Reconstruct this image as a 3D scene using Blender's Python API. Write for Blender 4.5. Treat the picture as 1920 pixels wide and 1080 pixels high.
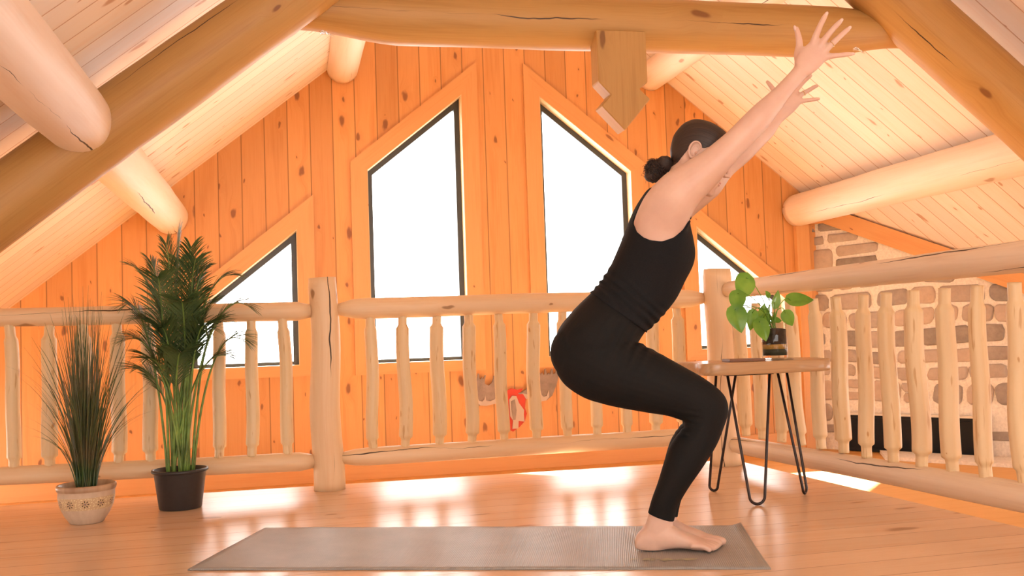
import bpy, bmesh, math, random
from mathutils import Vector, Matrix, noise as mnoise
sc = bpy.context.scene
for o in list(bpy.data.objects): bpy.data.objects.remove(o)

# ---------------------------------------------------------------- camera
FPX = 1820.0; CH = 0.643
ya, pi_, ro = math.radians(12.85), math.radians(2.8), math.radians(1.95)
CAM = Vector((0, 0, CH))
cf = Vector((math.sin(ya)*math.cos(pi_), math.cos(ya)*math.cos(pi_), math.sin(pi_)))
r0 = Vector((math.cos(ya), -math.sin(ya), 0)); u0 = r0.cross(cf)
cr = r0*math.cos(ro) - u0*math.sin(ro); cu = u0*math.cos(ro) + r0*math.sin(ro)
cam = bpy.data.cameras.new('camera'); camo = bpy.data.objects.new('camera', cam)
sc.collection.objects.link(camo)
cam.sensor_width = 36.0; cam.lens = FPX/1920*36.0; cam.clip_start = 0.05
camo.matrix_world = Matrix(((cr.x, cu.x, -cf.x, 0), (cr.y, cu.y, -cf.y, 0), (cr.z, cu.z, -cf.z, CH), (0, 0, 0, 1)))
sc.camera = camo

# ---------------------------------------------------------------- sky, sun, exposure
sc.view_settings.view_transform = 'Standard'; sc.view_settings.look = 'None'
sc.view_settings.exposure = EXPOSURE = 0.22; sc.view_settings.gamma = 1.0
sc.view_settings.use_curve_mapping = False
w = bpy.data.worlds.new('overcast_sky'); sc.world = w; w.use_nodes = True
bg = w.node_tree.nodes['Background']; bg.inputs[0].default_value = (1.0, 0.985, 0.95, 1); bg.inputs[1].default_value = 7.0
sl = bpy.data.lights.new('sun', 'SUN'); sl.energy = 34.0; sl.angle = math.radians(1.0); sl.color = (1.0, 0.95, 0.87)
so = bpy.data.objects.new('sun', sl); sc.collection.objects.link(so); so.location = (1.5, 12, 7)
so.rotation_euler = Vector((0.02, -0.78, -0.63)).to_track_quat('-Z', 'Y').to_euler()
def portal(name, loc, sx, sy, d):
    l = bpy.data.lights.new(name, 'AREA'); l.shape = 'RECTANGLE'; l.size = sx; l.size_y = sy
    l.cycles.is_portal = True
    o = bpy.data.objects.new(name, l); sc.collection.objects.link(o); o.location = loc
    o.rotation_euler = Vector(d).to_track_quat('-Z', 'Z').to_euler()
portal('portal_centre_left', (0.90, 7.14, 1.45), 0.72, 1.98, (0, -1, 0))
portal('portal_centre_right', (2.19, 7.14, 1.45), 0.72, 1.98, (0, -1, 0))
portal('portal_side_left', (-0.31, 7.14, 0.96), 0.76, 1.0, (0, -1, 0))
portal('portal_side_right', (3.42, 7.14, 0.96), 0.76, 1.0, (0, -1, 0))
portal('portal_rear_fill', (0.6, -2.62, 1.25), 3.6, 1.5, (0, 1, 0))  # serves the unseen rear opening added for fill light

# ---------------------------------------------------------------- helpers
R = random.Random(7)
def tag(o, label=None, cat=None, group=None, kind=None):
    if label: o['label'] = label
    if cat: o['category'] = cat
    if group: o['group'] = group
    if kind: o['kind'] = kind
    return o
def empty(name, loc=(0, 0, 0)):
    o = bpy.data.objects.new(name, None); sc.collection.objects.link(o); o.location = loc; o.empty_display_size = .05
    return o
def link(name, me, mat=None, parent=None):
    o = bpy.data.objects.new(name, me); sc.collection.objects.link(o)
    if mat is not None and not me.materials: me.materials.append(mat)
    if parent is not None:
        o.parent = parent
        p = parent; off = Vector((0, 0, 0))
        while p is not None: off += p.location; p = p.parent
        o.location = -off              # every part is modelled in world metres
    return o
def obj(name, bm, mat=None, parent=None, smooth=False):
    me = bpy.data.meshes.new(name); bm.normal_update(); bm.to_mesh(me); bm.free()
    if smooth:
        me.polygons.foreach_set('use_smooth', [True]*len(me.polygons))
    return link(name, me, mat, parent)
def newbm():
    bm = bmesh.new(); bm.loops.layers.uv.new('UVMap'); return bm
def box(bm, c, s, rot=None, bevel=0.0, uvaxis=None):
    """box centred c, full size s; uvaxis = index of the grain axis"""
    c = Vector(c); s = Vector(s)
    r = bmesh.ops.create_cube(bm, size=1.0)
    vs = r['verts']
    for v in vs: v.co = Vector((v.co.x*s.x, v.co.y*s.y, v.co.z*s.z))
    fs = list({f for v in vs for f in v.link_faces})
    if bevel > 0:
        es = list({e for v in vs for e in v.link_edges})
        b = bmesh.ops.bevel(bm, geom=es, offset=bevel, segments=2, affect='EDGES', profile=0.7)
        vs = list({v for f in b['faces'] for v in f.verts} | {v for v in vs if v.is_valid})
        fs = list({f for v in vs for f in v.link_faces})
    g = uvaxis if uvaxis is not None else max(range(3), key=lambda i: s[i])
    uv = bm.loops.layers.uv.verify()
    for f in fs:
        f.normal_update(); n = f.normal; k = max(range(3), key=lambda i: abs(n[i]))
        o = [i for i in range(3) if i != g]
        a = [i for i in o if i != k]; a = a[0] if a else o[0]
        for l in f.loops: l[uv].uv = (l.vert.co[a]+k*.37, l.vert.co[g])
    M = Matrix.Translation(c) @ (rot.to_4x4() if rot is not None else Matrix.Identity(4))
    for v in vs: v.co = M @ v.co
    return vs
def catmull(pts, n):
    """pts: list of tuples (any length) -> resampled with n steps per span"""
    out = []; m = len(pts)
    for i in range(m-1):
        p0 = pts[max(i-1, 0)]; p1 = pts[i]; p2 = pts[i+1]; p3 = pts[min(i+2, m-1)]
        for k in range(n):
            t = k/n
            out.append(tuple(.5*((2*b)+(-a+c)*t+(2*a-5*b+4*c-d)*t*t+(-a+3*b-3*c+d)*t**3) for a, b, c, d in zip(p0, p1, p2, p3)))
    out.append(tuple(pts[-1])); return out
def tube(bm, pts, rads, seg=10, uvo=0.0, irregular=0.0, seed=0, facets=0, cap=True, vscale=1.0):
    """swept tube through pts with radii; uv in metres"""
    uv = bm.loops.layers.uv.verify(); P = [Vector(p) for p in pts]; n = len(P)
    T = [(P[min(i+1, n-1)]-P[max(i-1, 0)]).normalized() for i in range(n)]
    ref = Vector((0, 0, 1)) if abs(T[0].z) < .9 else Vector((0, 1, 0))
    N = (ref - T[0]*ref.dot(T[0])).normalized(); rings = []; vv = 0; lens = []
    Rm = max(rads)
    for i in range(n):
        if i: vv += (P[i]-P[i-1]).length
        lens.append(vv)
        N = (N - T[i]*N.dot(T[i])).normalized(); B = T[i].cross(N); ring = []
        for k in range(seg):
            a = 2*math.pi*k/seg; r = rads[i]
            if facets: r *= 1 - .05*math.cos(facets*a+seed)
            if irregular:
                r *= 1 + irregular*(mnoise.noise(Vector((math.cos(a)*1.3+seed, math.sin(a)*1.3, vv*2.2+seed*3))) + .35*mnoise.noise(Vector((math.cos(a)*3+seed, math.sin(a)*3, vv*9))))
            ring.append(bm.verts.new(P[i]+(N*math.cos(a)+B*math.sin(a))*r))
        rings.append(ring)
    for i in range(n-1):
        for k in range(seg):
            k2 = (k+1) % seg
            f = bm.faces.new((rings[i][k], rings[i][k2], rings[i+1][k2], rings[i+1][k])); f.smooth = True
            cs = [(k, i), (k+1, i), (k+1, i+1), (k, i+1)]
            for l, (a, b) in zip(f.loops, cs): l[uv].uv = (a/seg*2*math.pi*Rm+uvo, lens[b]*vscale+uvo)
    if cap:
        for ring, i in ((list(reversed(rings[0])), 0), (rings[-1], n-1)):
            if rads[i] < 1e-5: continue
            f = bm.faces.new(ring)
            for l in f.loops:
                q = l.vert.co-P[i]; l[uv].uv = (q.dot(N)+uvo, q.dot(T[i].cross(N))*.3+uvo)
    return rings
def prism(bm, pts, d, grain=None):
    """polygon pts (3D, planar) extruded by vector d"""
    uv = bm.loops.layers.uv.verify(); d = Vector(d); A = [bm.verts.new(Vector(p)) for p in pts]; Bv = [bm.verts.new(Vector(p)+d) for p in pts]
    fs = [bm.faces.new(A), bm.faces.new(list(reversed(Bv)))]
    n = len(A)
    for i in range(n): fs.append(bm.faces.new((A[(i+1) % n], A[i], Bv[i], Bv[(i+1) % n])))
    g = Vector(grain).normalized() if grain is not None else max(((A[(i+1) % n].co-A[i].co) for i in range(n)), key=lambda e: e.length).normalized()
    for f in fs:
        f.normal_update(); a = f.normal.cross(g)
        a = a.normalized() if a.length > .1 else g.orthogonal()
        for l in f.loops: l[uv].uv = (l.vert.co.dot(a), l.vert.co.dot(g))
    bmesh.ops.recalc_face_normals(bm, faces=fs)
    return fs
def lathe(bm, prof, c, seg=48, flute=0):
    """prof [(r,z)], centre c"""
    uv = bm.loops.layers.uv.verify(); rings = []
    for r, z in prof:
        rings.append([bm.verts.new((c[0]+r*math.cos(2*math.pi*k/seg), c[1]+r*math.sin(2*math.pi*k/seg), c[2]+z)) for k in range(seg)] if r > 1e-5 else [bm.verts.new((c[0], c[1], c[2]+z))])
    for i in range(len(rings)-1):
        a, b = rings[i], rings[i+1]
        for k in range(seg):
            k2 = (k+1) % seg
            vs = [a[k % len(a)], a[k2 % len(a)], b[k2 % len(b)], b[k % len(b)]]
            vs2 = []
            for v in vs:
                if v not in vs2: vs2.append(v)
            if len(vs2) < 3: continue
            f = bm.faces.new(vs2); f.smooth = True
            for l in f.loops:
                q = l.vert.co; kk = k + (1 if l.vert in (a[k2 % len(a)], b[k2 % len(b)]) else 0)
                l[uv].uv = (kk/seg, q.z-c[2])
    bmesh.ops.recalc_face_normals(bm, faces=bm.faces[:])

# ---------------------------------------------------------------- materials
def mat(name):
    m = bpy.data.materials.new(name); m.use_nodes = True; nt = m.node_tree
    return m, nt, nt.nodes['Principled BSDF']
def rgb(c): return (c[0], c[1], c[2], 1)
class NT:
    def __init__(s, nt): s.nt = nt
    def n(s, t, **k):
        x = s.nt.nodes.new(t)
        for a, b in k.items(): setattr(x, a, b)
        return x
    def l(s, a, b): s.nt.links.new(a, b)
    def math(s, op, a, b=None, c=None, clamp=False):
        x = s.n('ShaderNodeMath', operation=op, use_clamp=clamp)
        for i, v in enumerate((a, b, c)):
            if v is None: continue
            if isinstance(v, (int, float)): x.inputs[i].default_value = v
            else: s.l(v, x.inputs[i])
        return x.outputs[0]
    def comb(s, x, y, z=0.0):
        c = s.n('ShaderNodeCombineXYZ')
        for i, v in enumerate((x, y, z)):
            if isinstance(v, (int, float)): c.inputs[i].default_value = v
            else: s.l(v, c.inputs[i])
        return c.outputs[0]
    def noise(s, vec, scale=1.0, detail=3.0, rough=.55, dist=0.0):
        x = s.n('ShaderNodeTexNoise'); s.l(vec, x.inputs['Vector'])
        x.inputs['Scale'].default_value = scale; x.inputs['Detail'].default_value = detail
        x.inputs['Roughness'].default_value = rough; x.inputs['Distortion'].default_value = dist
        return x.outputs[0]
    def ramp(s, v, stops, interp='LINEAR'):
        x = s.n('ShaderNodeValToRGB'); x.color_ramp.interpolation = interp; s.l(v, x.inputs[0]); e = x.color_ramp.elements
        while len(e) < len(stops): e.new(.5)
        for i, (p, c) in enumerate(stops): e[i].position = p; e[i].color = rgb(c)
        return x.outputs[0]
    def mix(s, f, a, b, mode='MIX'):
        x = s.n('ShaderNodeMix', data_type='RGBA', blend_type=mode)
        for i, v in ((0, f), (6, a), (7, b)):
            if isinstance(v, (int, float)): x.inputs[i].default_value = v
            elif isinstance(v, tuple): x.inputs[i].default_value = rgb(v)
            else: s.l(v, x.inputs[i])
        return x.outputs[2]
    def smooth(s, v, a, b):
        x = s.n('ShaderNodeMapRange', interpolation_type='SMOOTHSTEP'); s.l(v, x.inputs[0])
        x.inputs[1].default_value = a; x.inputs[2].default_value = b
        return x.outputs[0]
def wood(name, light, mid, dark, plank=None, knot=0.35, knot_scale=(0.15, 0.42), knot_size=.13, rough=.5, bump=.25, crack=0.0, coat=0.0, tint=.12, groove=.0025, streak=0.0, gcol=None):
    m, nt, bs = mat(name); T = NT(nt)
    uvn = T.n('ShaderNodeUVMap', uv_map='UVMap'); sp = T.n('ShaderNodeSeparateXYZ'); T.l(uvn.outputs[0], sp.inputs[0])
    oi = T.n('ShaderNodeObjectInfo'); ofs = T.math('MULTIPLY', oi.outputs['Random'], 37.0)
    u, v = sp.outputs[0], sp.outputs[1]
    gro = None; rnd = None
    if plank:
        q = T.math('DIVIDE', u, plank); idx = T.math('FLOOR', q); fr = T.math('FRACT', q)
        wn = T.n('ShaderNodeTexWhiteNoise', noise_dimensions='1D'); T.l(idx, wn.inputs['W']); rnd = wn.outputs['Value']
        ed = T.math('MINIMUM', fr, T.math('SUBTRACT', 1.0, fr))
        gro = T.math('SUBTRACT', 1.0, T.smooth(ed, groove/plank*.5, groove/plank*2.2))
        v2 = T.math('ADD', T.math('ADD', v, T.math('MULTIPLY', rnd, 23.0)), ofs)
        u2 = T.math('ADD', u, T.math('MULTIPLY', rnd, 7.7))
    else:
        v2 = T.math('ADD', v, ofs); u2 = T.math('ADD', u, ofs)
    # knots
    kv = T.comb(T.math('DIVIDE', u2, knot_scale[0]), T.math('DIVIDE', v2, knot_scale[1]), 0.0)
    wob = T.n('ShaderNodeTexNoise'); T.l(kv, wob.inputs['Vector']); wob.inputs['Scale'].default_value = 2.5
    kv2 = T.n('ShaderNodeVectorMath', operation='ADD'); T.l(kv, kv2.inputs[0])
    ws = T.n('ShaderNodeVectorMath', operation='SCALE'); T.l(wob.outputs[1], ws.inputs[0]); ws.inputs['Scale'].default_value = .30; T.l(ws.outputs[0], kv2.inputs[1])
    vo = T.n('ShaderNodeTexVoronoi', voronoi_dimensions='2D', feature='F1'); T.l(kv2.outputs[0], vo.inputs['Vector']); vo.inputs['Scale'].default_value = 1.0
    sc3 = T.n('ShaderNodeSeparateColor'); T.l(vo.outputs['Color'], sc3.inputs[0])
    present = T.math('LESS_THAN', sc3.outputs[0], knot)
    size = T.math('MULTIPLY_ADD', T.math('POWER', sc3.outputs[1], 2.0), knot_size*1.25, knot_size*.30)
    rel = T.math('DIVIDE', vo.outputs['Distance'], size)
    core = T.math('MULTIPLY', T.math('SUBTRACT', 1.0, T.smooth(rel, .45, 1.0)), present)
    halo = T.math('MULTIPLY', T.math('SUBTRACT', 1.0, T.smooth(rel, .6, 3.2)), present)
    # grain
    warp = T.math('MULTIPLY_ADD', halo, .035, u2)
    g1 = T.noise(T.comb(T.math('MULTIPLY', warp, 16.0), T.math('MULTIPLY', v2, 1.1), 0.0), 1.0, 4, .6, .4)
    g2 = T.noise(T.comb(T.math('MULTIPLY', warp, 120.0), T.math('MULTIPLY', v2, 3.0), 3.0), 1.0, 2, .5)
    g = T.math('ADD', T.math('MULTIPLY', g1, .72), T.math('MULTIPLY', g2, .28))
    col = T.ramp(g, [(.30, mid), (.52, light), (.72, tuple(a*.55+b*.45 for a, b in zip(light, mid)))])
    if rnd is not None:
        val = T.math('MULTIPLY_ADD', rnd, tint*2, 1-tint)
        col = T.mix(1.0, col, T.comb(val, val, val), 'MULTIPLY')
    if streak:
        sn = T.noise(T.comb(T.math('MULTIPLY', u2, 55.0), T.math('MULTIPLY', v2, 6.5), 9.0), 1.0, 2, .6)
        col = T.mix(T.math('MULTIPLY', T.smooth(sn, .61, .69), streak), col, dark)
    col = T.mix(T.math('MULTIPLY', halo, .35), col, mid)
    col = T.mix(T.math('MULTIPLY', core, .85), col, dark)
    hgt = T.math('ADD', T.math('MULTIPLY', g, .25), T.math('MULTIPLY', core, -.1))
    if crack:
        wv = T.noise(T.comb(0.0, T.math('MULTIPLY', v2, 1.6), 2.0), 1.0, 4, .6); uu = T.math('ADD', u2, T.math('MULTIPLY', wv, .09))
        dd = T.math('MULTIPLY', T.math('ABSOLUTE', T.math('SUBTRACT', T.math('FRACT', T.math('DIVIDE', uu, crack)), .5)), crack)
        seg_ = T.math('FLOOR', T.math('DIVIDE', uu, crack)); wd = T.noise(T.comb(T.math('MULTIPLY', seg_, 7.3), T.math('MULTIPLY', v2, 1.3), 11.0), 1.0, 3, .5)
        cr_ = T.math('LESS_THAN', dd, T.math('MULTIPLY', T.smooth(wd, .46, .66), .0042))
        col = T.mix(cr_, col, (.06, .03, .015)); hgt = T.math('ADD', hgt, T.math('MULTIPLY', cr_, -.8))
    if gro is not None:
        col = T.mix(T.math('MULTIPLY', gro, .75), col, gcol or tuple(a*.35 for a in mid)); hgt = T.math('ADD', hgt, T.math('MULTIPLY', gro, -1.0))
    T.l(col, bs.inputs['Base Color']); bs.inputs['Roughness'].default_value = rough
    bs.inputs['Coat Weight'].default_value = coat; bs.inputs['Coat Roughness'].default_value = .12
    bp = T.n('ShaderNodeBump'); bp.inputs['Strength'].default_value = bump; bp.inputs['Distance'].default_value = .004
    T.l(hgt, bp.inputs['Height']); T.l(bp.outputs[0], bs.inputs['Normal'])
    return m
def plain(name, col, rough=.5, metal=0.0, spec=.5, nscale=0, namp=.15, bump=0.0, **kw):
    m, nt, bs = mat(name); T = NT(nt)
    bs.inputs['Base Color'].default_value = rgb(col); bs.inputs['Roughness'].default_value = rough
    bs.inputs['Metallic'].default_value = metal; bs.inputs['Specular IOR Level'].default_value = spec
    if nscale:
        tc = T.n('ShaderNodeTexCoord'); nn = T.noise(tc.outputs['Object'], nscale, 3, .6)
        c = T.ramp(nn, [(.3, tuple(x*(1-namp) for x in col)), (.7, tuple(min(1, x*(1+namp)) for x in col))])
        T.l(c, bs.inputs['Base Color'])
        if bump:
            bp = T.n('ShaderNodeBump'); bp.inputs['Strength'].default_value = bump; bp.inputs['Distance'].default_value = .003
            T.l(nn, bp.inputs['Height']); T.l(bp.outputs[0], bs.inputs['Normal'])
    for k, v in kw.items(): bs.inputs[k].default_value = v
    return m
M = {}
M['wall'] = wood('orange_pine_boards', (.75, .365, .125), (.66, .285, .08), (.24, .085, .03), plank=.158, knot=.52, knot_scale=(.12, .27), knot_size=.13, rough=.45, bump=.3)
M['trim'] = wood('orange_pine_trim', (.78, .40, .15), (.72, .33, .11), (.28, .10, .035), knot=.22, knot_scale=(.16, .38), knot_size=.11, rough=.42, bump=.12)
M['ceil'] = wood('ceiling_pine_boards', (.94, .82, .72), (.92, .74, .60), (.56, .30, .17), plank=.152, knot=.42, knot_scale=(.14, .34), knot_size=.12, rough=.5, bump=.35, tint=.07, gcol=(.52, .24, .09))
M['ply'] = wood('plywood_subfloor', (.80, .45, .16), (.72, .37, .11), (.4, .16, .05), knot=.15, knot_scale=(.4, .9), knot_size=.1, rough=.6, bump=.1)
M['floor'] = wood('pine_floor_boards', (.79, .54, .36), (.72, .45, .27), (.38, .19, .09), plank=.14, knot=.30, knot_scale=(.16, .5), knot_size=.11, rough=.27, bump=.10, tint=.05, groove=.0012)
M['purlin'] = wood('peeled_log_pale', (.91, .75, .62), (.86, .66, .51), (.46, .27, .16), knot=.16, knot_scale=(.22, .5), knot_size=.10, rough=.5, bump=.3, crack=.31)
M['rafter'] = wood('peeled_log_backlit', (.53, .30, .095), (.43, .22, .06), (.20, .07, .02), knot=.22, knot_scale=(.28, .55), knot_size=.10, rough=.5, bump=.3, crack=.33)  # darker than the other logs: backlit shade is put into the colour
M['rail'] = wood('railing_log_tan', (.84, .60, .36), (.78, .50, .27), (.34, .16, .06), knot=.25, knot_scale=(.12, .26), knot_size=.12, rough=.48, bump=.25, crack=.21)
M['railgrey'] = wood('railing_log_weathered', (.84, .66, .48), (.70, .50, .34), (.30, .16, .08), knot=.22, knot_scale=(.14, .3), knot_size=.1, rough=.5, bump=.3, crack=.105)
M['bal'] = wood('baluster_pine', (.82, .61, .35), (.77, .54, .27), (.52, .25, .07), knot=.26, knot_scale=(.07, .16), knot_size=.08, rough=.48, bump=.25, streak=.6)
M['post'] = wood('newel_log_tan', (.84, .60, .36), (.78, .50, .27), (.34, .16, .06), knot=.28, knot_scale=(.14, .24), knot_size=.11, rough=.48, bump=.25, crack=.12)
M['slab'] = wood('live_edge_slab', (.56, .33, .16), (.40, .21, .09), (.20, .08, .03), knot=.2, knot_scale=(.2, .3), knot_size=.12, rough=.35, bump=.1, coat=.2)
M['darkwood'] = wood('dark_board', (.22, .09, .035), (.16, .06, .02), (.05, .02, .01), knot=.1, rough=.45, bump=.1)
M['frame'] = plain('dark_grey_window_frame', (.045, .05, .055), .35)
M['black_metal'] = plain('dark_metal_rod', (.035, .022, .018), .32, metal=.6)
M['fire'] = plain('black_steel', (.010, .011, .012), .55, spec=.25)
M['steel'] = plain('bright_metal', (.8, .8, .8), .2, metal=1.0)
M['fabric'] = plain('black_leggings_fabric', (.010, .010, .010), .72, spec=.18, nscale=900, namp=.35, bump=.15)
M['fabric2'] = plain('black_top_fabric', (.012, .0125, .014), .8, spec=.15, nscale=700, namp=.35, bump=.25)
M['potblack'] = plain('black_plastic', (.030, .029, .029), .42, nscale=30, namp=.1)
M['soil'] = plain('dark_soil', (.035, .022, .015), .95, nscale=120, namp=.5, bump=.8)
M['stem'] = plain('green_stem', (.16, .26, .05), .45, nscale=14, namp=.45)
def leafmat(name, a, b, tr=.25, rough=.4):
    m, nt, bs = mat(name); T = NT(nt)
    tc = T.n('ShaderNodeTexCoord'); nn = T.noise(tc.outputs['Object'], 9, 3, .6)
    c = T.ramp(nn, [(.35, a), (.65, b)]); T.l(c, bs.inputs['Base Color']); bs.inputs['Roughness'].default_value = rough
    tl = T.n('ShaderNodeBsdfTranslucent'); T.l(c, tl.inputs[0]); mx = T.n('ShaderNodeMixShader'); mx.inputs[0].default_value = tr
    T.l(bs.outputs[0], mx.inputs[1]); T.l(tl.outputs[0], mx.inputs[2]); T.l(mx.outputs[0], nt.nodes['Material Output'].inputs[0]); return m
M['palm'] = leafmat('palm_leaf', (.045, .095, .030), (.12, .19, .06), .35)
M['grass'] = leafmat('grass_blade', (.055, .11, .03), (.16, .13, .06), .2)
M['pothos'] = leafmat('heart_leaf', (.11, .30, .03), (.24, .46, .06), .35, .3)
# skin
m, nt, bs = mat('skin'); T = NT(nt); tc = T.n('ShaderNodeTexCoord')
c = T.ramp(T.noise(tc.outputs['Object'], 14, 4, .6), [(.3, (.68, .43, .325)), (.7, (.76, .51, .39))])
T.l(c, bs.inputs['Base Color']); bs.inputs['Roughness'].default_value = .45; bs.inputs['Subsurface Weight'].default_value = .12
bs.inputs['Subsurface Radius'].default_value = (.012, .004, .002); bs.inputs['Subsurface Scale'].default_value = .6
M['skin'] = m
M['lip'] = plain('lip_skin', (.60, .27, .21), .4)
M['nail'] = plain('pale_nail', (.80, .55, .46), .2)
M['brow'] = plain('brow_hair', (.03, .015, .01), .6)
m, nt, bs = mat('dark_brown_hair'); T = NT(nt); un = T.n('ShaderNodeUVMap', uv_map='UVMap'); sp = T.n('ShaderNodeSeparateXYZ'); T.l(un.outputs[0], sp.inputs[0])
nn = T.noise(T.comb(T.math('MULTIPLY', sp.outputs[0], 420.0), T.math('MULTIPLY', sp.outputs[1], 9.0)), 1.0, 3, .6)
T.l(T.ramp(nn, [(.3, (.008, .004, .003)), (.7, (.050, .025, .015))]), bs.inputs['Base Color']); bs.inputs['Roughness'].default_value = .5
bp = T.n('ShaderNodeBump'); bp.inputs['Strength'].default_value = .6; bp.inputs['Distance'].default_value = .002; T.l(nn, bp.inputs['Height']); T.l(bp.outputs[0], bs.inputs['Normal'])
M['hair'] = m
# mat rubber
m, nt, bs = mat('ribbed_mat_rubber'); T = NT(nt); un = T.n('ShaderNodeUVMap', uv_map='UVMap'); sp = T.n('ShaderNodeSeparateXYZ'); T.l(un.outputs[0], sp.inputs[0])
blot = T.noise(un.outputs[0], 5.0, 5, .65); fine = T.noise(un.outputs[0], 260.0, 2, .6); wear = T.noise(un.outputs[0], 1.7, 3, .6)
c = T.ramp(blot, [(.3, (.30, .285, .265)), (.7, (.41, .39, .365))]); c = T.mix(T.math('MULTIPLY', T.smooth(wear, .5, .7), .35), c, (.46, .43, .39))
rib = T.math('SINE', T.math('MULTIPLY', sp.outputs[0], 2*math.pi/.0055)); rb = T.math('MULTIPLY_ADD', rib, .5, .5)
c = T.mix(T.math('MULTIPLY', rb, .25), c, (.19, .18, .165)); T.l(c, bs.inputs['Base Color']); bs.inputs['Roughness'].default_value = .42
bp = T.n('ShaderNodeBump'); bp.inputs['Strength'].default_value = .5; bp.inputs['Distance'].default_value = .001
T.l(T.math('ADD', rb, T.math('MULTIPLY', fine, .8)), bp.inputs['Height']); T.l(bp.outputs[0], bs.inputs['Normal']); M['mat'] = m
M['matprint'] = plain('worn_print', (.46, .45, .30), .6, nscale=60, namp=.25)
# glass
def glass(name, col=(1, 1, 1), refl=.06):
    m = bpy.data.materials.new(name); m.use_nodes = True; nt = m.node_tree; nt.nodes.clear(); T = NT(nt)
    o = T.n('ShaderNodeOutputMaterial'); t = T.n('ShaderNodeBsdfTransparent'); t.inputs[0].default_value = rgb(col)
    g = T.n('ShaderNodeBsdfGlossy'); g.inputs['Roughness'].default_value = .02; lw = T.n('ShaderNodeLayerWeight'); lw.inputs[0].default_value = .5
    mx = T.n('ShaderNodeMixShader'); T.l(T.math('MULTIPLY_ADD', T.math('POWER', lw.outputs['Facing'], 4.0), .45, .03), mx.inputs[0]); T.l(t.outputs[0], mx.inputs[1]); T.l(g.outputs[0], mx.inputs[2]); T.l(mx.outputs[0], o.inputs[0]); return m
M['pane'] = glass('window_glass'); M['vase'] = glass('vase_glass', (.93, .93, .92))
# stone
m, nt, bs = mat('field_stone'); T = NT(nt); at = T.n('ShaderNodeAttribute', attribute_name='stone'); tc = T.n('ShaderNodeTexCoord')
nn = T.noise(tc.outputs['Object'], 16, 5, .65)
c = T.ramp(at.outputs['Fac'], [(0, (.16, .15, .14)), (.25, (.46, .38, .32)), (.5, (.62, .50, .41)), (.75, (.66, .50, .38)), (1, (.26, .24, .23))])
c = T.mix(.35, c, T.ramp(nn, [(.3, (.32, .26, .21)), (.7, (.70, .57, .46))])); T.l(c, bs.inputs['Base Color']); bs.inputs['Roughness'].default_value = .85
bp = T.n('ShaderNodeBump'); bp.inputs['Strength'].default_value = .7; bp.inputs['Distance'].default_value = .01; T.l(nn, bp.inputs['Height']); T.l(bp.outputs[0], bs.inputs['Normal']); M['stone'] = m
M['mortar'] = plain('pale_mortar', (.90, .82, .72), .95, nscale=60, namp=.12, bump=.4)

# ---------------------------------------------------------------- the setting
DW = 6.95; AX, AZ, SL = 1.56, 3.58, .787; ZL = -.33
def roofz(x): return AZ - SL*abs(x-AX)
def struct(o): o['kind'] = 'structure'; return o
# gable wall with four openings
opens = [
    [(.55, .475), (1.25, .475), (1.25, 2.42), (.55, 1.86)],
    [(1.84, .475), (2.54, .475), (2.54, 1.86), (1.84, 2.42)],
    [(-.68, .485), (.05, .485), (.05, 1.437), (-.68, .855)],
    [(3.05, .485), (3.78, .485), (3.78, .855), (3.05, 1.437)]]
def wall_with_holes(name, outer, holes, y, th, m):
    bm = newbm(); uv = bm.loops.layers.uv.verify(); es = []
    for loop in [outer]+holes:
        vs = [bm.verts.new((x, y, z)) for x, z in loop]
        for i in range(len(vs)): es.append(bm.edges.new((vs[i], vs[(i+1) % len(vs)])))
    bmesh.ops.triangle_fill(bm, use_beauty=True, use_dissolve=False, edges=es, normal=(0, -1, 0))
    # drop triangles that fall inside a hole
    def inside(p, poly):
        c = False; j = len(poly)-1
        for i in range(len(poly)):
            if (poly[i][1] > p[1]) != (poly[j][1] > p[1]) and p[0] < (poly[j][0]-poly[i][0])*(p[1]-poly[i][1])/(poly[j][1]-poly[i][1])+poly[i][0]: c = not c
            j = i
        return c
    bad = [f for f in bm.faces if any(inside((f.calc_center_median().x, f.calc_center_median().z), h) for h in holes)]
    if bad: bmesh.ops.delete(bm, geom=bad, context='FACES_ONLY')
    bmesh.ops.recalc_face_normals(bm, faces=bm.faces[:])
    r = bmesh.ops.extrude_face_region(bm, geom=bm.faces[:])
    for v in [g for g in r['geom'] if isinstance(g, bmesh.types.BMVert)]: v.co.y += th
    bmesh.ops.recalc_face_normals(bm, faces=bm.faces[:])
    for f in bm.faces:
        f.normal_update()
        for l in f.loops:
            co = l.vert.co
            l[uv].uv = (co.x + (co.y if abs(f.normal.y) < .5 else 0), co.z)
    return struct(obj(name, bm, m))
zt = -.42
outer = [(-3.3, zt), (4.1, zt), (4.1, roofz(4.1)+.02), (AX, AZ+.02), (-3.3, roofz(-3.3)+.02)]
wall_with_holes('wall_back', outer, opens, DW, .2, M['wall'])
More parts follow.
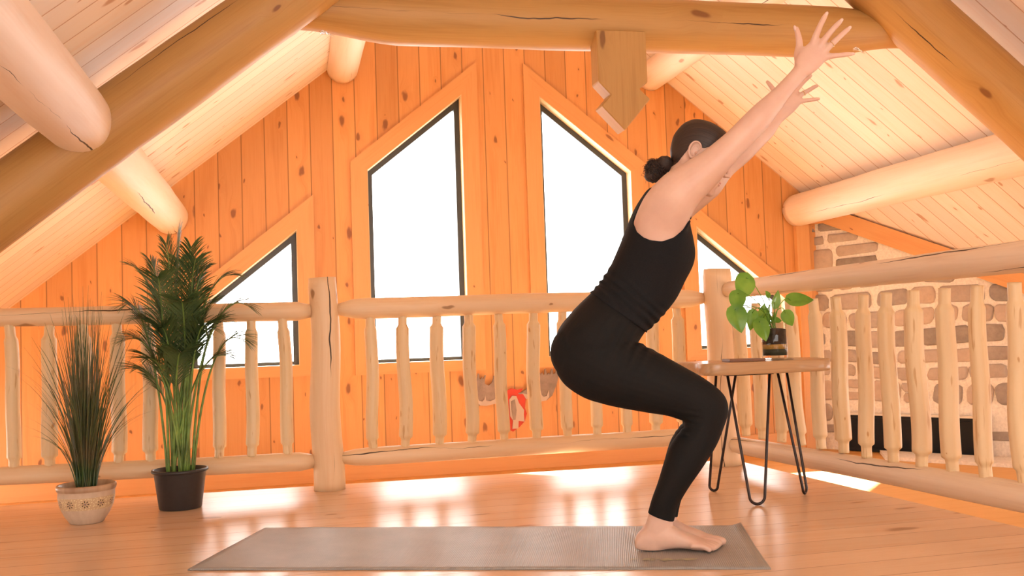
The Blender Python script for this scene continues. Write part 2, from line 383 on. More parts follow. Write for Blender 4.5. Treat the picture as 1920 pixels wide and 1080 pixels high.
# casings, frames and panes
def offset_poly(poly, d):
    n = len(poly); out = []
    cx = sum(p[0] for p in poly)/n; cz = sum(p[1] for p in poly)/n
    L = []
    for i in range(n):
        a = Vector(poly[i]); b = Vector(poly[(i+1) % n]); t = (b-a).normalized(); nn = Vector((t.y, -t.x))
        if nn.dot(Vector((cx, cz))-a) > 0: nn = -nn
        dd = d[i] if isinstance(d, (list, tuple)) else d
        L.append((a+nn*dd, t))
    for i in range(n):
        p, t = L[i-1]; q, s = L[i]; den = t.x*s.y-t.y*s.x
        k = ((q-p).x*s.y-(q-p).y*s.x)/den; out.append(tuple(p+t*k))
    return out
for wi, op in enumerate(opens):
    wo = empty('window_%d' % (wi+1), (sum(p[0] for p in op)/4, DW, op[0][1])); struct(wo)
    outp = offset_poly(op, [.075, .118, .118, .118])
    for i in range(4):
        a, b = op[i], op[(i+1) % 4]; c, d = outp[(i+1) % 4], outp[i]
        bm = newbm(); prism(bm, [(p[0], DW-.022, p[1]) for p in (a, b, c, d)], (0, .0215, 0), (b[0]-a[0], 0, b[1]-a[1]))
        obj('casing_board', bm, M['trim'], wo)
    inp = offset_poly(op, [-.028, -.042, -.042, -.042]); bm = newbm()
    for i in range(4):
        a, b = op[i], op[(i+1) % 4]; c, d = inp[(i+1) % 4], inp[i]
        prism(bm, [(p[0], DW+.085, p[1]) for p in (a, b, c, d)], (0, .06, 0))
    obj('window_frame', bm, M['frame'], wo)
    inq = offset_poly(op, -.025); bm = newbm(); prism(bm, [(p[0], DW+.11, p[1]) for p in inq], (0, .006, 0)); obj('pane', bm, M['pane'], wo)
    # plain pine lining of the reveal
    inl = offset_poly(op, -.004); bm = newbm()
    for i in range(4):
        a, b = op[i], op[(i+1) % 4]; c, d = inl[(i+1) % 4], inl[i]
        prism(bm, [(p[0], DW-.02, p[1]) for p in (a, b, c, d)], (0, .105, 0), (b[0]-a[0], 0, b[1]-a[1]))
    obj('reveal_lining', bm, M['bal'], wo)
# roof planes: boards run up the slope
def roof_plane(name, sgn, m, y0=-2.7, y1=DW+.0):
    bm = newbm(); uv = bm.loops.layers.uv.verify(); L = 5.6
    xe = AX + sgn*L*.786; ze = AZ - L*.618
    pts = [(AX, y0, AZ), (xe, y0, roofz(xe)), (xe, y1, roofz(xe)), (AX, y1, AZ)]
    prism(bm, pts, (0, 0, .12))
    for f in bm.faces:
        for l in f.loops:
            co = l.vert.co; l[uv].uv = (co.y+.05*sgn, (co.x-AX)*1.27)
    return struct(obj(name, bm, m))
roof_plane('ceiling', -1, M['ceil']); roof_plane('ceiling', 1, M['ceil'])
# loft floor: boards run along x
def slab(name, poly, z0, z1, m, swap=True):
    bm = newbm(); uv = bm.loops.layers.uv.verify(); prism(bm, [(x, y, z1) for x, y in poly], (0, 0, z0-z1))
    for f in bm.faces:
        f.normal_update()
        for l in f.loops:
            co = l.vert.co; l[uv].uv = (co.y+(0 if abs(f.normal.z) > .5 else co.z), co.x) if swap else (co.x, co.y)
    return struct(obj(name, bm, m))
slab('floor', [(-2.95, -2.6), (2.42, -2.6), (2.09, 4.43), (-2.95, 4.56)], ZL+.002, 0, M['floor'])
slab('floor', [(-3.3, -2.65), (6.0, -2.65), (6.0, DW), (-3.3, DW)], -.45, ZL, M['ply'])
# lower trim board along the foot of the gable wall
bm = newbm(); box(bm, (.4, DW-.02, ZL+.075), (7.0, .036, .15), bevel=.004); struct(obj('baseboard_back', bm, M['trim']))
# corner board where the gable meets the stone
bm = newbm(); box(bm, (3.93, DW-.03, .62), (.11, .05, 1.9), bevel=.004); struct(obj('trim_1', bm, M['trim']))
# side and rear walls behind the camera; unseen opening added for fill light
fill_open = [[(-1.2, .5), (2.4, .5), (2.4, 2.0), (-1.2, 2.0)]]
wall_with_holes('wall_rear', [(-2.8, zt), (5.9, zt), (5.9, roofz(5.9)+.02), (AX, AZ+.02), (-2.8, roofz(-2.8)+.02)], fill_open, -2.7, .1, M['wall'])

# stone corner wall on the diagonal
SD = Vector((.568, -.823, 0)); SN = Vector((-.823, -.568, 0)); S0 = Vector((4.02, 7.02, 0))
def sp_(s, z, o=0.0): return S0 + SD*s + SN*o + Vector((0, 0, z))
def stone_wall():
    root = empty('wall_stone', S0 + SD*1.0 + Vector((0, 0, ZL))); struct(root)
    Ls = 2.6
    bm = newbm(); pts = [sp_(-.1, zt), sp_(Ls, zt), sp_(Ls, roofz(sp_(Ls, 0).x)-.0), sp_(-.1, roofz(sp_(-.1, 0).x))]
    prism(bm, pts, -SN*.25); obj('mortar_bed', bm, M['mortar'], root)
    bm = newbm(); lay = bm.loops.layers.float.new('stone') if False else None
    rr = random.Random(3); z = ZL+.005; vals = []
    rows = []
    while z < 1.75:
        h = rr.choice([.09, .12, .15, .18, .21]); s = -.08 + rr.uniform(-.1, 0)
        while s < Ls:
            wd = rr.uniform(.16, .40)
            splits = [(z, h)] if h < .17 or rr.random() < .7 else [(z, h*.5), (z+h*.5, h*.5)]
            for (zz, hh) in splits:
                g = .013; x0, x1, y0, y1 = s+g, s+wd-g, zz+g, zz+hh-g
                cr_ = min(x1-x0, y1-y0)*.32; P = []
                for cx, cz, a0 in ((x1-cr_, y1-cr_, 0), (x0+cr_, y1-cr_, 90), (x0+cr_, y0+cr_, 180), (x1-cr_, y0+cr_, 270)):
                    for k in range(4):
                        a = math.radians(a0+k*30); P.append((cx+cr_*math.cos(a), cz+cr_*math.sin(a)))
                sk = rr.uniform(-.022, .022); jy = rr.uniform(-.006, .006); P = [(x+sk*(zq-zz)/hh+rr.uniform(-.005, .005), zq+rr.uniform(-.005, .005)+.013*math.sin(x*4.3+z*5)+jy) for x, zq in P]
                lim = max(roofz(sp_(p[0], 0).x)-p[1] for p in P)
                if min(roofz(sp_(p[0], 0).x)-p[1] for p in P) < .01: continue
                if -.36 < zz+hh*.5 < -.03 and .18 < (x0+x1)*.5 < 1.36: continue
                A = [bm.verts.new(sp_(x, q, .002)) for x, q in P]; cx = sum(p[0] for p in P)/len(P); cz = sum(p[1] for p in P)/len(P)
                pr = rr.uniform(.010, .024)
                B = [bm.verts.new(sp_(cx+(x-cx)*.97, cz+(q-cz)*.95, pr*.7)) for x, q in P]
                C = [bm.verts.new(sp_(cx+(x-cx)*.86, cz+(q-cz)*.80, pr)) for x, q in P]
                n = len(P); val = rr.random(); fs = []
                for i in range(n):
                    j = (i+1) % n; fs.append(bm.faces.new((A[i], A[j], B[j], B[i]))); fs.append(bm.faces.new((B[i], B[j], C[j], C[i])))
                fs.append(bm.faces.new(C)); vals += [val]*len(fs)
                for f in fs: f.smooth = True
            s += wd
        z += h
    bmesh.ops.recalc_face_normals(bm, faces=bm.faces[:])
    o = obj('stones', bm, M['stone'], root); a = o.data.attributes.new('stone', 'FLOAT', 'FACE'); a.data.foreach_set('value', vals)
    return root
stone_wall()
# sloping board closing the stone under the ceiling, and a short level board beside it
bm = newbm(); f0 = [sp_(.12, 0, .03), sp_(1.75, 0, .03)]
def rz(p): return roofz(p.x)
pts = [sp_(.10, rz(sp_(.10, 0, .03))-.005, .03), sp_(1.9, rz(sp_(1.9, 0, .03))-.005, .03), sp_(1.9, rz(sp_(1.9, 0, .03))-.145, .03), sp_(.10, rz(sp_(.10, 0, .03))-.145, .03)]
prism(bm, pts, SN*.03); struct(obj('trim_2', bm, M['trim']))
bm = newbm(); prism(bm, [sp_(-.05, 1.44, .026), sp_(.26, 1.44, .026), sp_(.20, 1.53, .026), sp_(-.05, 1.53, .026)], SN*.025, SD); struct(obj('trim_3', bm, M['trim']))
# fireplace
fp = empty('fireplace_insert', sp_(.75, ZL)); tag(fp, 'wide black fireplace insert low in the stone wall behind the right railing', 'fireplace')
bm = newbm()
def fbox(s0, s1, z0, z1, o0, o1): prism(bm, [sp_(s0, z0, o0), sp_(s1, z0, o0), sp_(s1, z1, o0), sp_(s0, z1, o0)], SN*(o1-o0))
fbox(.24, 1.30, ZL+.005, -.05, .004, .05); obj('firebox_panel', bm, M['fire'], fp)
bm = newbm(); fbox(.22, 1.32, -.05, -.035, .004, .075); obj('metal_lip', bm, plain('pale_glare_edge', (.75, .66, .55), .35), fp)  # pale colour stands in for the glare line along the lip
bm = newbm(); fbox(.27, 1.27, ZL+.03, -.075, .05, .054); obj('glass_door', bm, plain('black_glass', (.006, .006, .007), .45, spec=.2), fp)
he = bm = newbm(); prism(bm, [sp_(.55, ZL+.001, .09), sp_(1.9, ZL+.001, .09), sp_(1.9, ZL+.001, .42), sp_(.72, ZL+.001, .42)], (0, 0, .025)); tag(obj('hearth_slab', bm, M['mortar']), 'low hearth slab in sunlit-pale colour on the lower floor before the fireplace', 'hearth')  # pale colour stands in for the sun patch on the hearth

# ---------------------------------------------------------------- log frame
def log(name, p0, p1, ra, rb, m, label=None, cat='beam', seed=0, irr=.05, bend=0.0, parent=None, endround=False, group=None, tenon=None, seg=40, facets=0):
    P0, P1 = Vector(p0), Vector(p1); L = (P1-P0).length; n = max(8, int(L/.06)); side = (P1-P0).cross(Vector((0, 0, 1)))
    side = side.normalized() if side.length > .01 else Vector((1, 0, 0))
    pts, rads = [], []
    for i in range(n+1):
        t = i/n; pts.append(P0.lerp(P1, t) + side*bend*math.sin(t*math.pi*1.3+seed)); rads.append(ra+(rb-ra)*t)
    if tenon:
        tl, tr = tenon; q, rd = [], []
        for p, r, i in zip(pts, rads, range(n+1)):
            d = min(i/n, 1-i/n)*L; k = min(1, max(0, (d-tl)/.045)); k = math.sqrt(1-(1-k)**2); rd.append(tr+(r-tr)*k)
        rads = rd
    if name == 'tie_beam_log':      # the ends are cut back from below where they meet the rafters
        for i in range(n+1):
            d = min(i/n, 1-i/n)*L; k = min(1, max(0, (d-.20)/.42)); rads[i] *= .72+.28*k*k*(3-2*k); pts[i] = pts[i]+Vector((0, 0, .022*(1-k)))
    if endround:
        rads[0] *= .75; rads[-1] *= .75
    bm = newbm(); tube(bm, pts, rads, seg, uvo=seed*1.7, irregular=irr, seed=seed*1.31+.2, facets=facets)
    o = obj(name, bm, m, parent)
    if label: tag(o, label, cat, group)
    return o
log('purlin_log', (-.79, -2.6, 1.54), (-.79, DW-.005, 1.53), .150, .118, M['purlin'], 'lower left peeled purlin log under the ceiling', seed=1, irr=.035)
log('purlin_log', (3.90, -2.6, 1.56), (3.90, DW-.03, 1.55), .150, .125, M['purlin'], 'lower right peeled purlin log ending above the stone wall', seed=2, irr=.035)
log('purlin_log', (.395, -2.6, 2.60), (.395, DW-.005, 2.595), .125, .112, M['purlin'], 'upper left purlin log ending above the tall left window', seed=3, irr=.03)
log('purlin_log', (2.73, -2.6, 2.60), (2.73, DW-.005, 2.595), .125, .112, M['purlin'], 'upper right purlin log beside the hanging notched block', seed=4, irr=.03)
TY = 4.14
def onroof(x, drop): return (x, TY, roofz(x)-drop)
log('rafter_log', (AX-.1, TY-.03, roofz(AX-.1)-.27), (-2.75, TY-.03, roofz(-2.75)-.27), .125, .15, M['rafter'], 'big sloping rafter log crossing the upper left', seed=5, irr=.04)
log('rafter_log', (AX+.1, TY-.03, roofz(AX+.1)-.30), (5.2, TY-.03, roofz(5.2)-.34), .140, .175, M['rafter'], 'big sloping rafter log crossing the upper right', seed=6, irr=.04)
log('tie_beam_log', (-.12, TY+.08, 2.062), (3.16, TY+.08, 2.075), .124, .122, M['rafter'], 'horizontal tie beam log across the top between both rafters', seed=8, irr=.035)
# hanging notched block under the tie beam
bm = newbm(); bx0, bx1, zt_, = 1.385, 1.598, 1.99
prof = [(1.360, 2.0), (1.598, 2.0), (1.598, 1.735), (1.575, 1.70), (1.605, 1.665), (1.478, 1.545), (1.365, 1.66), (1.405, 1.70), (1.360, 1.762)]
prof = [(1.362, 2.0), (1.595, 2.0), (1.595, 1.765), (1.555, 1.735), (1.605, 1.690), (1.478, 1.545), (1.372, 1.655), (1.418, 1.705), (1.362, 1.765)]
prism(bm, [(x, TY-.05, z) for x, z in prof], (0, .10, 0), (0, 0, 1)); bmesh.ops.bevel(bm, geom=bm.edges[:], offset=.004, segments=1, affect='EDGES')
tag(obj('hanging_block', bm, wood('block_wood', (.52, .29, .09), (.40, .20, .05), (.20, .08, .02), knot=.1, rough=.5, bump=.3)), 'notched wooden block hanging under the tie beam with a pointed foot', 'wooden block')
# small bright metal clips on the tie beam
def clip(p, label):
    e = empty('metal_clip', p); tag(e, label, 'clip')
    bm = newbm(); box(bm, p, (.028, .012, .010), bevel=.002); tube(bm, [(p[0]-.018, p[1]-.004, p[2]), (p[0]-.005, p[1]-.01, p[2]+.006), (p[0]+.008, p[1]-.01, p[2]-.004)], [.003]*3, 8); obj('clip_body', bm, M['steel'], e)
    bm = newbm(); tube(bm, [(p[0]+.01, p[1], p[2]), (p[0]+.04, p[1]+.005, p[2]-.012)], [.0045, .002], 8); obj('hook', bm, M['steel'], e)

# ---------------------------------------------------------------- railings
def post(x, y, h, r, label, seed):
    n = 26; pts = [(x+.006*math.sin(i*.35+seed), y, h*i/n) for i in range(n+1)]; rads = [r*(1.06-.10*i/n) for i in range(n+1)]; rads[-1] *= .95
    bm = newbm(); tube(bm, pts, rads, 36, uvo=seed, irregular=.05, seed=seed, facets=0)
    return tag(obj('newel_post', bm, M['post']), label, 'railing post')
post(.140, 4.345, .925, .064, 'thick log newel post left of the person, between two railing runs', 1.3)
post(1.985, 4.285, .925, .070, 'thick log newel post at the railing corner behind the small table', 2.6)
PROTO = []
def baluster_mesh(k, L):
    rr = random.Random(k*7+1); n = 70; pts, rads = [], []; b = rr.uniform(-.006, .006); ph = rr.uniform(0, 3); R0 = rr.uniform(.0265, .0315)
    for i in range(n+1):
        t = i/n; z = L*t; d = min(z, L-z)
        k2 = min(1, max(0, ((d-.042) if z < L/2 else (d-.056))/.010)); r = .0195+(R0*(1.02-.06*t)-.0195)*k2
        pts.append((b*math.sin(math.pi*t)+.003*math.sin(t*9+ph), .004*math.sin(t*7+ph), z)); rads.append(r)
    bm = newbm(); tube(bm, pts, rads, 22, uvo=k*1.9, irregular=.035, seed=k*2.3, facets=rr.choice([5, 6, 7, 8]))
    me = bpy.data.meshes.new('baluster'); bm.to_mesh(me); bm.free(); me.materials.append(M['bal']); return me
BM = [baluster_mesh(k, .60) for k in range(8)]
def railing(root_loc, label, rails, spots, rot=0):
    root = empty('log_railing', root_loc); tag(root, label, 'railing')
    for nm, a, b, ra, rb, m, ten, sd in rails: log(nm, a, b, ra, rb, m, seed=sd, irr=.05, parent=root, tenon=ten, seg=32)
    for k, (x, y, z0) in enumerate(spots):
        o = bpy.data.objects.new('baluster', BM[(k*5+len(spots)) % 8]); sc.collection.objects.link(o); o.parent = root
        o.location = Vector((x, y, z0))-root.location; o.rotation_euler = (R.uniform(-.012, .012), R.uniform(-.022, .022), R.uniform(0, 6.28))
    return root
ten = (.05, .026)
railing((-.6, 4.34, .1), 'log railing run behind the two tall potted plants', [
    ('top_rail', (-1.66, 4.34, .790), (.083, 4.34, .780), .036, .042, M['rail'], (.02, .028), 11),
    ('bottom_rail', (-1.66, 4.34, .150), (.083, 4.34, .127), .036, .040, M['rail'], (.02, .028), 12)],
    [(x, 4.34, .162) for x in (-1.51, -1.38, -1.25, -1.117, -.98, -.85, -.716, -.585, -.45, -.313, -.177, -.027)])
railing((1.05, 4.34, .1), 'log railing run behind the person in front of the tall windows', [
    ('top_rail', (.197, 4.34, .784), (1.925, 4.32, .790), .047, .044, M['rail'], (.045, .024), 13),
    ('bottom_rail', (.197, 4.34, .133), (1.922, 4.32, .138), .040, .040, M['rail'], (.045, .024), 14)],
    [(x, 4.337, .160) for x in (.341, .482, .633, .779, .927, 1.077, 1.229, 1.371, 1.515, 1.66, 1.80)])
def rx(y): return 2.008 + (4.2-y)*.052
railing((rx(3.2), 3.2, .1), 'weathered log railing run on the right in front of the stone wall', [
    ('top_rail', (rx(4.235)-.005, 4.235, .822), (rx(1.2), 1.2, .826), .040, .053, M['railgrey'], (.0, .03), 15),
    ('bottom_rail', (rx(4.24)-.005, 4.235, .100), (rx(1.2), 1.2, .126), .038, .050, M['railgrey'], (.0, .03), 16)],
    [(rx(y), y, .150) for y in [2.49+.148*k for k in range(-7, 12)]])

# ---------------------------------------------------------------- moose wall hanging
mo = empty('moose_wall_hanging', (1.575, DW-.03, .1)); tag(mo, 'metal moose head wall hanging with grey antlers and red face on the gable wall', 'wall hanging')
def plate(name, pts, m, parent, y, th=.012):
    bm = newbm(); prism(bm, [(x, y, z) for x, z in pts], (0, th, 0)); return obj(name, bm, m, parent)
M['antler'] = plain('brushed_grey_metal', (.26, .20, .17), .4, metal=.5, nscale=20, namp=.2); M['palemetal'] = plain('pale_grey_metal', (.52, .42, .36), .45, metal=.2)
M['red'] = plain('red_enamel', (.62, .035, .012), .35)
def from_crop(pts):   # crop pixels on the photograph's wall -> wall metres
    out = []
    for px, pz in pts: out.append((1.574+(px-617)*.00067, .362-(pz-250)*.00067))
    return out
A_L = [(62, 250), (75, 330), (100, 410), (150, 520), (215, 570), (290, 575), (380, 560), (470, 530), (600, 520), (600, 470), (500, 470), (440, 440), (400, 260), (385, 260), (365, 330), (330, 362), (290, 345), (285, 320), (300, 250), (290, 245), (270, 290), (260, 262), (245, 290), (230, 285), (228, 235), (215, 225), (200, 290), (180, 270), (165, 290), (150, 230), (135, 225), (130, 290), (110, 280), (90, 235), (70, 225)]
plate('antler', from_crop([(x, y) for x, y in A_L]), M['antler'], mo, DW-.035)
plate('antler', from_crop([(1234-x-50, y-18) for x, y in reversed(A_L)]), M['antler'], mo, DW-.035)
rimL = [(190, 450), (215, 520), (250, 530), (272, 510), (282, 460), (292, 520), (340, 530), (390, 505), (480, 480), (600, 478), (600, 525), (470, 535), (380, 562), (290, 578), (225, 570), (190, 530)]
plate('antler_rim', from_crop(rimL), M['palemetal'], mo, DW-.045)
plate('antler_rim', from_crop([(1234-x-50, y-18) for x, y in reversed(rimL)]), M['palemetal'], mo, DW-.045)
plate('red_face', from_crop([(515, 430), (570, 400), (640, 420), (700, 405), (680, 440), (640, 465), (700, 470), (728, 520), (715, 620), (735, 680), (710, 760), (650, 820), (575, 868), (540, 850), (520, 700), (515, 560), (505, 470)]), M['red'], mo, DW-.052)
plate('muzzle', from_crop([(540, 520), (575, 480), (620, 485), (645, 560), (700, 640), (695, 690), (700, 765), (635, 755), (630, 835), (565, 835), (575, 750), (545, 700)]), M['palemetal'], mo, DW-.066)
plate('muzzle_grey_band', from_crop([(560, 540), (600, 520), (615, 640), (600, 740), (575, 740), (562, 640)]), M['antler'], mo, DW-.072)  # narrow strip of the darker antler metal down the muzzle
# ---------------------------------------------------------------- photo ray helpers for measured points
def ray(px, py): return cf*FPX + cr*(px-960) + cu*(540-py)
def on_plane(px, py, n, d):
    v = ray(px, py); n = Vector(n); return CAM + v*((d-n.dot(CAM))/n.dot(v))
def atY(px, py, y): return on_plane(px, py, (0, 1, 0), y)
def atZ(px, py, z): return on_plane(px, py, (0, 0, 1), z)
clip((.158, TY-.085, 1.93), 'small bright metal clip at the left end of the tie beam')
clip((2.635, TY-.085, 1.942), 'small bright metal clip at the right end of the tie beam')

# ---------------------------------------------------------------- yoga mat
ym = empty('yoga_mat', (.56, 2.96, 0)); tag(ym, 'grey ribbed exercise mat lying on the wooden floor under the person', 'exercise mat')
mc = [Vector((-.307, 2.967, 0)), Vector((1.224, 2.396, 0)), Vector((1.402, 2.936, 0)), Vector((-.107, 3.530, 0))]
bm = newbm(); uv = bm.loops.layers.uv.verify(); nx, ny = 60, 22; g = []
for j in range(ny+1):
    row = []
    for i in range(nx+1):
        s, t = i/nx, j/ny; p = (mc[0]*(1-s)+mc[1]*s)*(1-t)+(mc[3]*(1-s)+mc[2]*s)*t
        z = .0045 + .0006*math.sin(s*23+t*5) + .010*max(0, (s-.975)/.025)**2*(t > .5)*(t-.5)*2
        row.append(bm.verts.new((p.x, p.y, z)))
    g.append(row)
for j in range(ny):
    for i in range(nx):
        f = bm.faces.new((g[j][i], g[j][i+1], g[j+1][i+1], g[j+1][i])); f.smooth = True
        for l, (a, b) in zip(f.loops, ((i, j), (i+1, j), (i+1, j+1), (i, j+1))): l[uv].uv = (a/nx*1.635, b/ny*.59)
r = bmesh.ops.extrude_face_region(bm, geom=bm.faces[:])
for v in [q for q in r['geom'] if isinstance(q, bmesh.types.BMVert)]: v.co.z -= .0042
bmesh.ops.recalc_face_normals(bm, faces=bm.faces[:])
obj('mat_sheet', bm, M['mat'], ym)
# worn yellowish print beside the foot
bm = newbm(); rr = random.Random(9); c0 = atZ(1243, 1049, .006)
for k in range(34):
    a = rr.uniform(-.5, .5); p = c0 + Vector((.937, -.349, 0))*a*.17 + Vector((.349, .937, 0))*rr.uniform(-.013, .013)*(1-abs(a))
    rad = rr.uniform(.004, .010); n = 9; vs = [bm.verts.new((p.x+rad*1.6*math.cos(q*2*math.pi/n)*rr.uniform(.6, 1.1), p.y+rad*.7*math.sin(q*2*math.pi/n)*rr.uniform(.6, 1.1), .0062+k*.00001)) for q in range(n)]
    bm.faces.new(vs)
obj('worn_print', bm, M['matprint'], ym)

# ---------------------------------------------------------------- side table
tb = empty('side_table', (1.71, 3.42, 0)); tag(tb, 'small live-edge slab table on black hairpin legs beside the person', 'table')
tcx, tcy = 1.722, 3.42; n = 64; top, z1, z0 = [], .517, .472
bm = newbm(); uv = bm.loops.layers.uv.verify()
def edge(a):
    rr_ = 1 + .035*math.sin(3*a+1) + .025*math.sin(5*a+2.2) + .012*math.sin(9*a)
    c, s = math.cos(a), math.sin(a); p = 12.0; q = (abs(c)**p+abs(s)**p)**(-1/p)
    return .262*q*c*rr_, .155*q*s*rr_
prof = [(z0, .975), (z0+.003, .992), (z0+.012, 1.0), (z1-.008, 1.003), (z1-.002, .997), (z1, .985)]
rings = []
for z, k in prof:
    rings.append([bm.verts.new((tcx+edge(2*math.pi*i/n)[0]*k*(1+.01*math.sin(i*1.7+z*300)), tcy+edge(2*math.pi*i/n)[1]*k, z)) for i in range(n)])
for a, b in zip(rings[:-1], rings[1:]):
    for i in range(n):
        f = bm.faces.new((a[i], a[(i+1) % n], b[(i+1) % n], b[i])); f.smooth = True
bm.faces.new(list(reversed(rings[0]))); bm.faces.new(rings[-1])
for f in bm.faces:
    for l in f.loops: l[uv].uv = (l.vert.co.y+l.vert.co.z, l.vert.co.x)
obj('table_top', bm, M['slab'], tb)
def hairpin(t1, t2, foot, name='hairpin_leg'):
    t1, t2, foot = Vector(t1), Vector(t2), Vector(foot); r = .0052
    wdt = (t2-t1)*.42; d = (t2-t1).normalized(); half = max(.010, min(.028, wdt.length*.5))
    pts = [t1]; c = foot+Vector((0, 0, r+half))
    a1, a2 = c-d*half, c+d*half
    pts.append(t1.lerp(a1, .5)); pts.append(a1+(t1-a1).normalized()*.02)
    for k in range(0, 13):
        a = math.pi*k/12; pts.append(c - d*half*math.cos(a) + Vector((0, 0, -half*math.sin(a))))
    pts.append(a2+(t2-a2).normalized()*.02); pts.append(t2.lerp(a2, .5)); pts.append(t2)
    bm = newbm(); tube(bm, pts, [r]*len(pts), 10)
    o = obj(name, bm, M['black_metal'], tb)
    bm = newbm(); m_ = (t1+t2)/2; box(bm, (m_.x, m_.y, .4695), ((t2-t1).length+.03, .03, .004)); obj('mounting_plate', bm, M['black_metal'], o)
hairpin(atY(1343, 702, 3.56).xy.to_3d()+Vector((0, 0, .469)), atY(1380, 702, 3.50).xy.to_3d()+Vector((0, 0, .469)), (1.610, 3.60, 0))
hairpin(atY(1364, 702, 3.33).xy.to_3d()+Vector((0, 0, .469)), atY(1443, 702, 3.30).xy.to_3d()+Vector((0, 0, .469)), (1.626, 3.262, 0))
hairpin(atY(1458, 702, 3.44).xy.to_3d()+Vector((0, 0, .469)), atY(1475, 702, 3.50).xy.to_3d()+Vector((0, 0, .469)), (1.893, 3.40, 0))
bm = newbm(); box(bm, (1.645, 3.36, .5222), (.135, .10, .0095), rot=Matrix.Rotation(math.radians(-8), 3, 'Z'), bevel=.002, uvaxis=0)
tag(obj('coaster_board', bm, M['darkwood']), 'thin dark wooden board lying flat on the left half of the table', 'board')
vx, vy, vz = 1.785, 3.38, .5173
bm = newbm(); lathe(bm, [(0, .0), (.066, 0), (.068, .004), (.064, .006), (0, .006)], (vx, vy, vz), 40)
tag(obj('saucer', bm, glass('saucer_glass', (.75, .75, .73))), 'thin clear saucer under the glass vase', 'saucer')
va = empty('vase_plant', (vx, vy, vz+.006)); tag(va, 'trailing heart-leaved plant in a short glass vase of dark soil on the table', 'potted plant')
vb = vz+.0065
bm = newbm(); lathe(bm, [(0, 0), (.046, 0), (.048, .003), (.048, .132), (.0465, .134), (.045, .132), (.045, .010), (0, .010)], (vx, vy, vb), 48); obj('glass_vase', bm, M['vase'], va)
bm = newbm(); lathe(bm, [(0, .0105), (.0442, .0105), (.0442, .034), (0, .034)], (vx, vy, vb), 40); obj('dark_gravel', bm, plain('dark_gravel', (.05, .06, .035), .8, nscale=300, namp=.5, bump=.5), va)
bm = newbm(); lathe(bm, [(0, .0345), (.0442, .0345), (.0442, .052), (0, .052)], (vx, vy, vb), 40); obj('sand_layer', bm, plain('ochre_sand', (.60, .33, .07), .9, nscale=300, namp=.3, bump=.4), va)
bm = newbm(); lathe(bm, [(0, .0525), (.0442, .0525), (.0442, .108), (.03, .112), (0, .114)], (vx, vy, vb), 40); obj('soil', bm, M['soil'], va)
def heart_leaf(c, L, up, nrm, curl=.15):
    """c = leaf centre, up = direction base->tip"""
    bm = newbm(); up = Vector(up).normalized(); nrm = Vector(nrm); nrm = (nrm-up*nrm.dot(up)).normalized(); sd = up.cross(nrm)
    cols = 8; rows = 12; g = []
    for j in range(rows+1):
        t = j/rows; hw = .42*L*(math.sin(math.pi*min(1, t*1.02)**.62))**.8 if 0 < t < 1 else 0.0
        hw = .44*L*math.sin(math.pi*t**.6)**.85 if 0 < t < 1 else 0
        row = []
        for i in range(cols+1):
            s = i/cols*2-1; back = -.13*L*(abs(s)**1.5)*(1-t)**3*2
            p = Vector(c)+up*(L*(t-.45)+back)+sd*hw*s+nrm*(-curl*L*(t-.4)**2*1.6+.10*L*abs(s)-.06*L*s*s)
            row.append(bm.verts.new(p))
        g.append(row)
    for j in range(rows):
        for i in range(cols):
            f = bm.faces.new((g[j][i], g[j][i+1], g[j+1][i+1], g[j+1][i])); f.smooth = True
    bmesh.ops.remove_doubles(bm, verts=bm.verts[:], dist=.00005)
    return bm
LV = [  # px, py, y, length px, tip direction (x, z), tilt
    (1394, 540, 3.37, 52, (-.35, -.75), (.2, -.7, .6)), (1382, 566, 3.35, 40, (-.25, -1), (-.3, -.9, .2)), (1384, 600, 3.33, 50, (.15, -1), (-.2, -.9, .3)),
    (1409, 602, 3.37, 38, (-.15, -1), (.3, -.9, .3)), (1431, 590, 3.42, 42, (.1, 1), (.1, -.9, .3)), (1430, 620, 3.33, 42, (.25, -1), (0, -1, .2)),
    (1456, 560, 3.42, 34, (.3, 1), (.5, -.8, .3)), (1502, 562, 3.40, 50, (1, .02), (0, -.75, .75)), (1479, 598, 3.38, 32, (.5, -.9), (-.4, -.8, .2)),
    (1458, 600, 3.40, 20, (.9, -.1), (0, -.8, .6)), (1439, 551, 3.43, 14, (-.5, .8), (0, -1, .2)), (1440, 583, 3.47, 36, (.4, .9), (-.3, .2, .9)), (1412, 580, 3.46, 34, (-.7, .3), (0, -.3, .9))]
for px, py, yy, Lp, (dx, dz), nr in LV:
    c = atY(px, py, yy); L = Lp*3.4/FPX*.97; up = Vector((dx, R.uniform(-.25, .1), dz)).normalized()
    o = obj('leaf', heart_leaf(c, L, up, nr), M['pothos'], va)
    b = Vector(c)-up*L*.45; s0 = Vector((vx+R.uniform(-.015, .015), vy+R.uniform(-.015, .015), vb+.112)); mid = (s0+b)/2+Vector((0, 0, .045))
    pts = [tuple(s0), tuple(s0.lerp(mid, .5)+Vector((0, 0, .02))), tuple(mid), tuple(mid.lerp(b, .6)+Vector((0, 0, .012))), tuple(b)]
    bm = newbm(); cp = catmull(pts, 4); tube(bm, cp, [.0016]*len(cp), 6); obj('leaf_stem', bm, M['pothos'], o)

